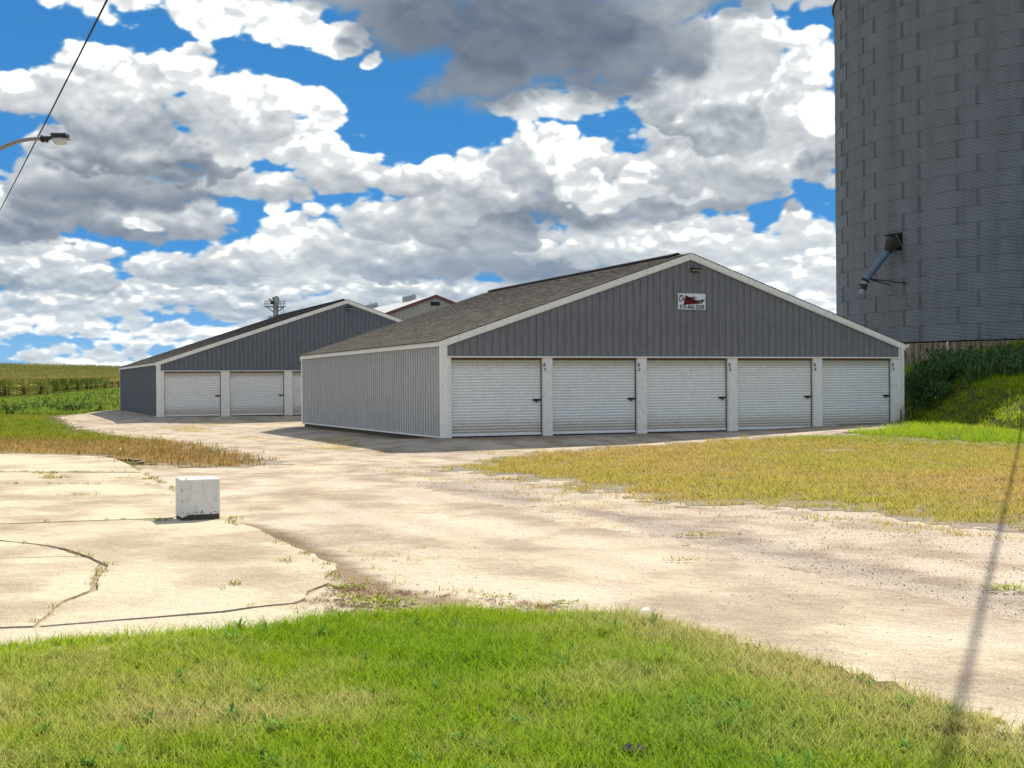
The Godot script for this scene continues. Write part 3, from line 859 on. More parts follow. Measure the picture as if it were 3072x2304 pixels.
func garage(at: Vector2, turn: float, w: float, l: float, base: float, posts: Array, label: String, sid: Material, side: Material, letter: String) -> Node3D:
	var g := thing("storage_garage", Vector3(at.x, base, -at.y), turn, label, "garage", "storage garages")
	var mid := w * 0.5
	var peak := garage_rake(w, mid)
	# closed shell
	var st := begin()
	for z: float in [-0.08, -l + 0.06]:
		st = begin()
		var low := 2.2 if z > -1.0 else -0.05
		for e in 2:
			var v := [Vector3(0.04, low, z), Vector3(w - 0.04, low, z), Vector3(w - 0.04, garage_rake(w, 0.04) - 0.06, z), Vector3(mid, peak - 0.06, z), Vector3(0.04, garage_rake(w, 0.04) - 0.06, z)]
			for k in 5:
				v[k] += Vector3(0, 0, -0.09 * e)
			for k in range(1, 4):
				if e == 0:
					tri(st, v[0], v[k], v[k + 1])
				else:
					tri(st, v[0], v[k + 1], v[k])
			if e == 0:
				for k in 5:
					var p: Vector3 = v[k]
					var q: Vector3 = v[(k + 1) % 5]
					quad(st, q, p, p + Vector3(0, 0, -0.09), q + Vector3(0, 0, -0.09))
		obj("gable_frame", st, M.deck, g)
	for sx: float in [0.03, w - 0.10]:
		st = begin()
		box(st, Vector3(sx, -0.02, -l + 0.02), Vector3(sx + 0.07, EAVE - 0.02, -0.12))
		obj("stud_wall", st, M.deck, g)
	st = begin()
	box(st, Vector3(0.07, -0.4, -l + 0.05), Vector3(w - 0.07, -0.0, -0.13))
	obj("footing", st, M.footing, g)
	# gable siding, strip by strip
	var x := 0.165
	while x < w - 0.19:
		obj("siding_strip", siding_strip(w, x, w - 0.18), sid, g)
		x += 0.2286
	st = begin()
	x = 0.0
	while x < w:
		quad(st, Vector3(x, -0.02, -l), Vector3(x, garage_rake(w, x) - 0.06, -l), Vector3(minf(x + 0.2286, w), garage_rake(w, minf(x + 0.2286, w)) - 0.06, -l), Vector3(minf(x + 0.2286, w), -0.02, -l))
		x += 0.2286
	obj("rear_wall", st, sid, g)
	# side walls of ribbed sheets, four ribs each
	var sheets := int(round((l - 0.2) / 0.9144))
	var sw := (l - 0.2) / sheets
	for sgn: float in [-1.0, 1.0]:
		st = begin()
		var rib := sw / 4.0
		for k in 4:
			var prof := [[k * rib, 0.0], [k * rib + rib * 0.50, 0.0], [k * rib + rib * 0.53, -0.028], [k * rib + rib * 0.68, -0.028], [k * rib + rib * 0.71, 0.022], [k * rib + rib * 0.93, 0.022], [(k + 1) * rib, 0.0]]
			for j in 6:
				var p: Array = prof[j]
				var q: Array = prof[j + 1]
				if sgn < 0.0:
					quad(st, Vector3(-p[1], 0.02, -p[0]), Vector3(-p[1], 2.60, -p[0]), Vector3(-q[1], 2.60, -q[0]), Vector3(-q[1], 0.02, -q[0]))
				else:
					quad(st, Vector3(p[1], 0.02, -p[0]), Vector3(q[1], 0.02, -q[0]), Vector3(q[1], 2.60, -q[0]), Vector3(p[1], 2.60, -p[0]))
		var mesh := st.commit()
		for k in sheets:
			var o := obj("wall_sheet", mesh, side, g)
			o.position = Vector3(0.0 if sgn < 0.0 else w, 0, -0.1 - k * sw)
	# white trim
	st = begin()
	box(st, Vector3(-0.036, -0.015, -0.105), Vector3(0.0, EAVE - 0.06, 0.03))
	box(st, Vector3(0.0, -0.015, -0.03), Vector3(0.160, EAVE + 0.02, 0.032))
	obj("corner_trim", st, M.trim, g)
	st = begin()
	box(st, Vector3(w, -0.015, -0.105), Vector3(w + 0.036, EAVE - 0.06, 0.03))
	box(st, Vector3(w - 0.175, -0.015, -0.03), Vector3(w, EAVE + 0.02, 0.032))
	obj("corner_trim", st, M.trim, g)
	for sx: float in [-0.036, w]:
		st = begin()
		box(st, Vector3(sx, -0.015, -l - 0.03), Vector3(sx + 0.036, EAVE - 0.06, -l + 0.10))
		obj("corner_trim", st, M.trim, g)
	for sx: float in [-0.045, w]:
		st = begin()
		box(st, Vector3(sx, -0.02, -l + 0.1), Vector3(sx + 0.045, 0.022, -0.105))
		obj("base_trim", st, M.trim, g)
	for sx: float in [-1.0, 1.0]:
		st = begin()
		var xa := -0.075 if sx < 0.0 else w + 0.035
		box(st, Vector3(xa, EAVE - 0.13, -l - 0.06), Vector3(xa + 0.04, EAVE + 0.03, 0.062))
		box(st, Vector3(-0.035 if sx < 0.0 else w - 0.02, EAVE - 0.13, -l), Vector3(0.02 if sx < 0.0 else w + 0.035, EAVE - 0.115, 0.0))
		obj("eave_fascia", st, M.trim, g)
	st = begin()
	box(st, Vector3(0.10, 2.252, -0.06), Vector3(w - 0.06, 2.288, 0.055))
	obj("header_trim", st, M.trim, g)
	st = begin()
	box(st, Vector3(0.16, 2.185, -0.12), Vector3(w - 0.16, 2.25, -0.062))
	obj("header_board", st, M.header, g)
	for q in 2:
		for e in 2:
			st = begin()
			for seg in 1:
				var xa := -0.08 if q == 0 else w + 0.08
				var ya := EAVE + 0.336 * -0.08
				var z0 := 0.026 if e == 0 else -l - 0.06
				var z1 := 0.066 if e == 0 else -l - 0.02
				var lows := [-0.155, -0.155]
				for lay in 2:
					var up: float = [0.035, -0.125][lay]
					var dn: float = [-0.125, -0.165][lay]
					var za: float = z0
					var zb: float = z1 - 0.014 * lay
					var p := [Vector3(xa, ya + dn, zb), Vector3(mid, peak + dn, zb), Vector3(mid, peak + up, zb), Vector3(xa, ya + up, zb)]
					var r := []
					for v: Vector3 in p:
						r.append(Vector3(v.x, v.y, za))
					if q == 1:
						p = [p[1], p[0], p[3], p[2]]
						r = [r[1], r[0], r[3], r[2]]
					quad(st, p[0], p[1], p[2], p[3])
					quad(st, r[1], r[0], r[3], r[2])
					for k in 4:
						quad(st, p[(k + 1) % 4], p[k], r[k], r[(k + 1) % 4])
			obj("rake_trim", st, M.trim, g)
	# roof
	for q in 2:
		st = begin()
		var xa := -0.11 if q == 0 else w + 0.11
		var ya := EAVE + 0.336 * -0.11
		var pts := [Vector3(xa, ya + 0.036, 0.075), Vector3(mid, peak + 0.036, 0.075), Vector3(mid, peak + 0.036, -l - 0.075), Vector3(xa, ya + 0.036, -l - 0.075)]
		var thick := Vector3(0, 0.014, 0)
		if q == 1:
			pts = [pts[1], pts[0], pts[3], pts[2]]
		quad(st, pts[0] + thick, pts[1] + thick, pts[2] + thick, pts[3] + thick)
		quad(st, pts[1], pts[0], pts[3], pts[2])
		for k in 4:
			quad(st, pts[k], pts[(k + 1) % 4], pts[(k + 1) % 4] + thick, pts[k] + thick)
		obj("roof_deck", st, M.deck, g)
	var sh := obj("shingles", shingles(w, l, 0.07), M.shingle, g)
	sh.set_meta("kind", "stuff")
	st = begin()
	for q in 2:
		var sgn := -1.0 if q == 0 else 1.0
		var za := -0.75
		var zb := -l + 0.5
		var a := Vector3(mid, peak + 0.135, za)
		var b := Vector3(mid + sgn * 0.17, peak + 0.075, za)
		var a2 := Vector3(mid, peak + 0.135, zb)
		var b2 := Vector3(mid + sgn * 0.17, peak + 0.075, zb)
		var dn := Vector3(0, -0.06, 0)
		if q == 0:
			quad(st, b, a, a2, b2)
			quad(st, b + dn, b, b2, b2 + dn)
			tri(st, b, Vector3(mid, peak + 0.05, za), a)
		else:
			quad(st, a, b, b2, a2)
			quad(st, b, b + dn, b2 + dn, b2)
			tri(st, a, Vector3(mid, peak + 0.05, za), b)
	obj("ridge_vent", st, M.dark, g)
	# posts and doors
	for k in posts.size():
		var p: Array = posts[k]
		st = begin()
		soft_box(st, Vector3(p[0], -0.03, -0.14), Vector3(p[1], 2.25, 0.03), 0.012)
		var po := obj("door_post", st, M.post, g)
		if letter and k > 0:
			var nx: float = p[0] + 0.045
			for q in 2:
				var n := obj("unit_number", text(letter if q == 0 else str(k), 0.105, M.number, true), null, po)
				n.position = Vector3(nx + 0.015 * q, [2.04, 1.90][q], 0.034)
		if k + 1 < posts.size():
			var x0: float = p[1]
			var x1: float = posts[k + 1][0]
			var d := obj("roll_up_door", door_curtain(x1 - x0 - 0.04, 2.12), M.doors[(k + (0 if letter else 2)) % 5], g)
			d.position = Vector3(x0 + 0.02, 0.075, -0.105)
			st = begin()
			soft_box(st, Vector3(0, -0.06, -0.01), Vector3(x1 - x0 - 0.04, 0.012, 0.03), 0.006)
			obj("bottom_bar", st, M.door, d)
			for sx: float in [-0.018, x1 - x0 - 0.046]:
				st = begin()
				box(st, Vector3(sx, -0.07, -0.03), Vector3(sx + 0.024, 2.12, 0.028))
				obj("guide_rail", st, M.dark, d)
			var lx := x1 - x0 - 0.30
			st = begin()
			soft_box(st, Vector3(lx, 0.92, 0.022), Vector3(lx + 0.27, 0.985, 0.040), 0.006)
			bar(st, Vector3(lx + 0.04, 0.95, 0.03), Vector3(lx + 0.04, 0.95, 0.075), 0.018, 8)
			obj("latch", st, M.black_metal, d)
			st = begin()
			soft_box(st, Vector3(lx + 0.085, 0.875, 0.04), Vector3(lx + 0.145, 0.93, 0.066), 0.008)
			tube(st, [Vector3(lx + 0.097, 0.93, 0.053), Vector3(lx + 0.097, 0.965, 0.053), Vector3(lx + 0.115, 0.98, 0.053), Vector3(lx + 0.133, 0.965, 0.053), Vector3(lx + 0.133, 0.93, 0.053)], [0.006, 0.006, 0.006, 0.006, 0.006], 6)
			obj("padlock", st, M.rust, d)
	# gutter along the right eave with its downpipe
	st = begin()
	tube(st, [Vector3(w + 0.14, EAVE - 0.05, 0.09), Vector3(w + 0.14, EAVE - 0.06, -l)], [0.055, 0.055], 10)
	box(st, Vector3(w + 0.13, EAVE + 0.005, -l), Vector3(w + 0.21, EAVE + 0.02, 0.10))
	obj("gutter", st, M.trim, g)
	st = begin()
	soft_box(st, Vector3(w - 0.11, 0.10, 0.034), Vector3(w - 0.02, EAVE - 0.09, 0.095), 0.014)
	soft_box(st, Vector3(w - 0.11, -0.015, 0.036), Vector3(w - 0.02, 0.115, 0.15), 0.02)
	obj("downpipe", st, M.post, g)
	return g

func wall_light(at: Vector3, turn: float, label: String, s: float) -> void:
	var t := thing("wall_light", at, turn, label, "wall light", "lights under the gable peaks")
	var st := begin()
	soft_box(st, Vector3(-0.13, -0.08, 0.0), Vector3(0.13, 0.06, 0.03) * s, 0.01)
	obj("back_plate", st, M.black_metal, t)
	st = begin()
	var top := [Vector3(-0.15, 0.06, 0.0), Vector3(0.15, 0.06, 0.0), Vector3(0.13, 0.03, 0.20) * s, Vector3(-0.13, 0.03, 0.20) * s]
	for k in 2:
		pass
	quad(st, top[3], top[2], top[1], top[0])
	var dn := Vector3(0, -0.055, 0)
	quad(st, top[3] + dn, top[2] + dn, top[2], top[3])
	quad(st, top[2] + dn, top[1] + dn, top[1], top[2])
	quad(st, top[0] + dn, top[3] + dn, top[3], top[0])
	quad(st, top[0] + dn, top[1] + dn, top[2] + dn, top[3] + dn)
	obj("hood", st, M.black_metal, t)
	st = begin()
	soft_box(st, Vector3(-0.12, -0.045, 0.03), Vector3(0.13, 0.004, 0.17) * s, 0.012)
	obj("lens", st, M.lens, t)

func brush(st: SurfaceTool, pts: Array, r: float, z: float) -> void:
	var q := []
	var radii := []
	for p in pts:
		q.append(Vector3(p[0], p[1], z))
		radii.append(r)
	tube(st, q, radii, 6)

func loop_stroke(cx: float, cy: float, rx: float, ry: float, a0: float, a1: float, slant: float) -> Array:
	var o := []
	for k in 13:
		var a := lerpf(a0, a1, k / 12.0)
		o.append([cx + cos(a) * rx + slant * sin(a) * ry, cy + sin(a) * ry])
	return o

func storage_sign(g: Node3D) -> void:
	var t := thing("storage_sign", g.transform * Vector3(8.09, 3.97, 0.024), GARAGE_TURN, "white sign with a red pennant and phone number on the gable of the nearer garage", "sign")
	var st := begin()
	soft_box(st, Vector3(-0.485, -0.245, 0.0), Vector3(0.485, 0.245, 0.02), 0.004)
	obj("sign_board", st, M.sign_white, t)
	# pennant, broad end on the left
	st = begin()
	var p := [Vector3(-0.22, 0.185, 0.024), Vector3(-0.285, -0.095, 0.024), Vector3(0.31, -0.045, 0.024)]
	tri(st, p[0], p[1], p[2])
	tri(st, p[1] + Vector3(0, 0, -0.005), p[0] + Vector3(0, 0, -0.005), p[2] + Vector3(0, 0, -0.005))
	for k in 3:
		quad(st, p[k] + Vector3(0, 0, -0.005), p[(k + 1) % 3] + Vector3(0, 0, -0.005), p[(k + 1) % 3], p[k])
	obj("pennant", st, M.sign_red, t)
	st = begin()
	for k in 3:
		bar(st, p[k] + Vector3(0, 0, 0.002), p[(k + 1) % 3] + Vector3(0, 0, 0.002), 0.008)
	obj("pennant_edge", st, M.sign_black, t)
	var n := obj("phone_number", text("815-443-2559", 0.118, M.sign_black, true), null, t)
	n.position = Vector3(0.0, -0.162, 0.024)
	n.scale = Vector3(0.86, 1.08, 1.0)
	# script lettering
	st = begin()
	var z := 0.03
	brush(st, loop_stroke(-0.375, 0.095, 0.062, 0.088, 1.9, 1.9 - TAU, 0.35), 0.0115, z)
	brush(st, [[-0.44, 0.165], [-0.40, 0.185], [-0.33, 0.185]], 0.0105, z)
	brush(st, [[-0.30, 0.09], [-0.285, 0.04], [-0.26, 0.045], [-0.24, 0.095], [-0.235, 0.045]], 0.0105, z)
	brush(st, [[-0.19, 0.045], [-0.175, 0.10], [-0.155, 0.09], [-0.15, 0.05], [-0.13, 0.105], [-0.105, 0.095], [-0.105, 0.055]], 0.0115, z)
	brush(st, loop_stroke(-0.05, 0.105, 0.03, 0.03, 0.3, 0.3 + TAU, 0.3), 0.0115, z)
	brush(st, [[-0.02, 0.12], [-0.005, 0.08], [0.02, 0.145], [0.04, 0.13], [0.045, 0.09], [0.08, 0.165]], 0.0115, z)
	brush(st, loop_stroke(0.12, 0.065, 0.05, 0.052, 1.0, 1.0 + 1.35 * PI, 0.4), 0.0115, z)
	brush(st, [[0.15, 0.03], [0.18, 0.045], [0.20, 0.02], [0.215, 0.05], [0.235, 0.03], [0.25, 0.015]], 0.0105, z)
	brush(st, loop_stroke(0.275, 0.02, 0.022, 0.024, 0.2, 0.2 + TAU, 0.3), 0.0105, z)
	brush(st, [[0.30, 0.04], [0.31, 0.0], [0.325, 0.045], [0.345, 0.05]], 0.0105, z)
	brush(st, loop_stroke(0.36, 0.04, 0.02, 0.022, 0.3, 0.3 + TAU, 0.3), 0.0105, z)
	brush(st, [[0.385, 0.055], [0.37, -0.02], [0.34, -0.05], [0.325, -0.03], [0.40, 0.03]], 0.0105, z)
	brush(st, [[0.40, 0.03], [0.43, 0.06], [0.42, 0.075], [0.405, 0.05], [0.42, 0.025], [0.45, 0.05]], 0.0105, z)
	obj("script_lettering", st, M.sign_black, t)

# ---------- the grain bin ----------
func bin_point(r: float, a: float, y: float) -> Vector3:
	# a = 0 on the left, growing towards the viewer
	return Vector3(-cos(a) * r, y, sin(a) * r)

func bin_sheet() -> ArrayMesh:
	var st := begin()
	var step := TAU / 24.0
	var h := 0.748
	var waves := 12
	var cols := 10
	var prof := []
	for k in waves * 6 + 1:
		prof.append([h * k / (waves * 6.0), 0.0115 * cos(TAU * k / 6.0)])
	var angs := []
	for c in cols + 1:
		angs.append(step * c / cols)
	for k in prof.size() - 1:
		var slope: float = (prof[k + 1][1] - prof[k][1]) / (prof[k + 1][0] - prof[k][0])
		for c in cols:
			var a0: float = angs[c]
			var a1: float = angs[c + 1]
			# a sheet lies over its neighbour at the far end
			var o0 := 0.010 * (1.0 - float(c) / cols)
			var o1 := 0.010 * (1.0 - float(c + 1) / cols)
			var p := [bin_point(BIN_R + prof[k][1] + o0, a0, prof[k][0]), bin_point(BIN_R + prof[k][1] + o1, a1, prof[k][0]), bin_point(BIN_R + prof[k + 1][1] + o1, a1, prof[k + 1][0]), bin_point(BIN_R + prof[k + 1][1] + o0, a0, prof[k + 1][0])]
			var n0 := (bin_point(1.0, a0, 0.0) - Vector3(0, slope, 0)).normalized()
			var n1 := (bin_point(1.0, a1, 0.0) - Vector3(0, slope, 0)).normalized()
			var nn := [n0, n1, n1, n0]
			for q: int in [0, 2, 1, 0, 3, 2]:
				st.set_normal(nn[q])
				st.add_vertex(p[q])
	return st.commit()

func bin_seam() -> ArrayMesh:
	var st := begin()
	for s: float in [0.0, 0.0085]:
		var a0 := s - 0.0014
		var a1 := s + 0.0014
		quad(st, bin_point(BIN_R + 0.021, a0, 0.02), bin_point(BIN_R + 0.021, a1, 0.02), bin_point(BIN_R + 0.021, a1, 0.745), bin_point(BIN_R + 0.021, a0, 0.745))
		for k in 12:
			var y := 0.032 + k * 0.0623
			var c := bin_point(BIN_R + 0.024, s, y)
			var t := 0.017
			box(st, c - Vector3(t, t, t), c + Vector3(t, t, t))
	return st.commit()

func grain_bin() -> void:
	var b := thing("grain_bin", Vector3(BIN_AT.x, 0.0, -BIN_AT.y), 0.0, "huge grey corrugated steel grain bin on a concrete ring, right of the nearer garage", "grain bin")
	var sheet := bin_sheet()
	var seam := bin_seam()
	var step := TAU / 24.0
	var base := 3.63
	var rows := 24
	var rear := []
	var strips := []
	for r in rows:
		# every second ring starts a third of a sheet later
		var start := -0.0145 if r % 2 == 1 else 0.0707
		for c in 24:
			var a := start + (c - 1) * step
			var t := Transform3D(Basis(Vector3.UP, a), Vector3(0, base + r * 0.748, 0))
			var seen := c >= 1 and c <= 12
			if seen:
				var o := obj("wall_sheet", sheet, M.steel[(r * 7 + c * 3 + (r * c) % 4) % 5] if not (c == 2 and (r == 2 or r == 1)) else M.steel_rusty, b)
				o.transform = t
				var s := obj("bolted_seam", seam, M.seam, o)
			else:
				rear.append(t)
	var st := begin()
	for t: Transform3D in rear:
		st.append_from(rear_sheet(), 0, t)
	obj("rear_sheets", st, M.steel[0], b).set_meta("kind", "stuff")
	st = begin()
	var hoops := begin()
	for r in rows:
		for k in 72:
			var a0 := TAU * k / 72.0
			var a1 := TAU * (k + 1) / 72.0
			var y := base + r * 0.748
			quad(hoops, bin_point(BIN_R + 0.0205, a0, y - 0.012), bin_point(BIN_R + 0.0205, a1, y - 0.012), bin_point(BIN_R + 0.0205, a1, y + 0.012), bin_point(BIN_R + 0.0205, a0, y + 0.012))
	obj("ring_joint", hoops, M.ring, b)
	# base ring and the dark joint under the steel
	var wall := begin()
	var joint := begin()
	var top := 3.56
	for k in 96:
		var a0 := TAU * k / 96.0
		var a1 := TAU * (k + 1) / 96.0
		quad(wall, bin_point(BIN_R + 0.14, a0, -0.6), bin_point(BIN_R + 0.14, a1, -0.6), bin_point(BIN_R + 0.14, a1, top - 0.03), bin_point(BIN_R + 0.14, a0, top - 0.03))
		quad(wall, bin_point(BIN_R + 0.14, a0, top - 0.03), bin_point(BIN_R + 0.14, a1, top - 0.03), bin_point(BIN_R + 0.11, a1, top), bin_point(BIN_R + 0.11, a0, top))
		quad(wall, bin_point(BIN_R + 0.11, a0, top), bin_point(BIN_R + 0.11, a1, top), bin_point(BIN_R - 0.4, a1, top), bin_point(BIN_R - 0.4, a0, top))
		quad(joint, bin_point(BIN_R - 0.02, a0, top), bin_point(BIN_R - 0.02, a1, top), bin_point(BIN_R + 0.05, a1, base - 0.01), bin_point(BIN_R + 0.05, a0, base - 0.01))
		quad(joint, bin_point(BIN_R + 0.05, a0, base - 0.01), bin_point(BIN_R + 0.05, a1, base - 0.01), bin_point(BIN_R - 0.02, a1, base + 0.02), bin_point(BIN_R - 0.02, a0, base + 0.02))
	obj("concrete_ring", wall, M.bin_concrete, b)
	obj("base_angle", joint, M.dark, b)
	var drips := begin()
	for k in 9:
		var a: float = 0.5 + k * 0.073 + rng.randf() * 0.04
		var y0 := top - 0.02
		var pts := []
		var rad := []
		for q in 5:
			pts.append(bin_point(BIN_R + 0.142, a + 0.002 * sin(q * 2.1 + k), y0 - q * rng.randf_range(0.08, 0.13)))
			rad.append(0.022 * (1.0 - q * 0.16))
		tube(drips, pts, rad, 5)
	obj("tar_drips", drips, M.dark, b)
	var foam := begin()
	tube(foam, [bin_point(BIN_R + 0.15, 0.735, 3.6), bin_point(BIN_R + 0.16, 0.732, 3.45), bin_point(BIN_R + 0.15, 0.736, 3.3), bin_point(BIN_R + 0.15, 0.733, 3.12)], [0.03, 0.036, 0.03, 0.04], 6)
	obj("sealant_run", foam, M.trim, b)
	# roof
	st = begin()
	var hy := base + rows * 0.748
	for k in 72:
		var a0 := TAU * k / 72.0
		var a1 := TAU * (k + 1) / 72.0
		quad(st, bin_point(BIN_R + 0.12, a0, hy - 0.05), bin_point(BIN_R + 0.12, a1, hy - 0.05), bin_point(0.8, a1, hy + 5.6), bin_point(0.8, a0, hy + 5.6))
		tri(st, bin_point(0.8, a0, hy + 5.6), bin_point(0.8, a1, hy + 5.6), Vector3(0, hy + 5.8, 0))
	obj("cone_roof", st, M.steel[1], b)

func rear_sheet() -> ArrayMesh:
	if not M.has("rear_sheet"):
		var st := begin()
		var step := TAU / 24.0
		for c in 4:
			for k in 12:
				var y0 := 0.748 * k / 12.0
				quad(st, bin_point(BIN_R - 0.008, step * c / 4.0, y0), bin_point(BIN_R - 0.008, step * (c + 1) / 4.0, y0), bin_point(BIN_R + 0.008, step * (c + 1) / 4.0, y0 + 0.0311), bin_point(BIN_R + 0.008, step * c / 4.0, y0 + 0.0311))
				quad(st, bin_point(BIN_R + 0.008, step * c / 4.0, y0 + 0.0311), bin_point(BIN_R + 0.008, step * (c + 1) / 4.0, y0 + 0.0311), bin_point(BIN_R - 0.008, step * (c + 1) / 4.0, y0 + 0.0623), bin_point(BIN_R - 0.008, step * c / 4.0, y0 + 0.0623))
		M.rear_sheet = st.commit()
	return M.rear_sheet

func bin_spout() -> void:
	var root := Vector3(18.24, 8.36, -59.21)
	var t := thing("discharge_spout", root, 0.0, "blue grey discharge spout with a dark hopper slanting down from the grain bin", "spout")
	var n := Vector3(-0.9066, 0.0, 0.422)       # away from the wall
	var s := Vector3(0.422, 0.0, 0.9066)        # along the wall, towards the viewer
	var f := Transform3D(Basis(s, Vector3.UP, n), Vector3.ZERO)
	f = Transform3D(Basis(-s, Vector3.UP, n), Vector3.ZERO)
	f = Transform3D(Basis(n.cross(Vector3.UP) * -1.0, Vector3.UP, n), Vector3.ZERO)
	var st := begin()
	soft_box(st, Vector3(-0.34, -0.42, -0.05), Vector3(0.34, 0.44, 0.10), 0.02, f)
	obj("wall_flange", st, M.dark, t)
	st = begin()
	soft_box(st, Vector3(-0.25, -0.30, 0.10), Vector3(0.25, 0.34, 0.42), 0.03, f)
	soft_box(st, Vector3(-0.32, 0.30, 0.08), Vector3(0.32, 0.36, 0.60), 0.015, f)
	obj("gate_box", st, M.old_iron, t)
	st = begin()
	tube(st, [f * Vector3(0, 0.16, 0.30), f * Vector3(0, -0.05, 0.50), Vector3(17.72, 7.95, -59.14) - root], [0.26, 0.25, 0.19], 14)
	obj("transition", st, M.old_iron, t)
	st = begin()
	bar(st, f * Vector3(-0.30, -0.28, 0.05), f * Vector3(-0.30, 0.32, 0.46), 0.03)
	bar(st, f * Vector3(0.30, -0.28, 0.05), f * Vector3(0.30, 0.32, 0.46), 0.03)
	obj("gate_brace", st, M.arm, t)
	var a := Vector3(17.74, 7.97, -59.14) - root
	var b := Vector3(16.59, 6.54, -58.97) - root
	st = begin()
	tube(st, [a, b], [0.155, 0.155], 20)
	obj("pipe", st, M.pipe_blue, t)
	var dir := (b - a).normalized()
	for k in 2:
		st = begin()
		var c: Vector3 = [a, b][k]
		tube(st, [c - dir * 0.03, c + dir * 0.03], [0.20, 0.20], 18)
		obj("collar", st, M.black_metal, t)
	var e := Vector3(16.45, 5.94, -59.06) - root
	var e0 := b.lerp(e, 0.30)
	var e1 := b.lerp(e, 0.62)
	st = begin()
	tube(st, [b + dir * 0.02, e0], [0.165, 0.16], 18)
	obj("elbow", st, M.galvanised, t)
	st = begin()
	tube(st, [e0, e1], [0.15, 0.15], 18)
	obj("rusty_joint", st, M.rust, t)
	for k in 2:
		st = begin()
		var c: Vector3 = [e0, e1][k]
		var ed := (e - b).normalized()
		tube(st, [c - ed * 0.02, c + ed * 0.02], [0.185, 0.185], 18)
		bar(st, c + Vector3(-0.17, 0, 0), c + Vector3(-0.25, -0.02, 0.02), 0.02)
		obj("clamp", st, M.black_metal, t)
	st = begin()
	tube(st, [e1, e.lerp(e1, 0.35), e], [0.15, 0.15, 0.205], 18, false)
	tube(st, [e, e.lerp(e1, 0.4)], [0.19, 0.14], 18, false)
	obj("nozzle", st, M.galvanised, t)
	var hold := a.lerp(b, 0.93)
	for w: Vector3 in [Vector3(18.55, 6.36, -58.66), Vector3(18.04, 6.37, -59.72)]:
		st = begin()
		bar(st, hold, w - root, 0.028, 8)
		obj("brace_rod", st, M.black_metal, t)
		st = begin()
		var c := w - root
		soft_box(st, c + Vector3(-0.09, -0.14, -0.09), c + Vector3(0.09, 0.10, 0.09), 0.02)
		obj("brace_foot", st, M.black_metal, t)

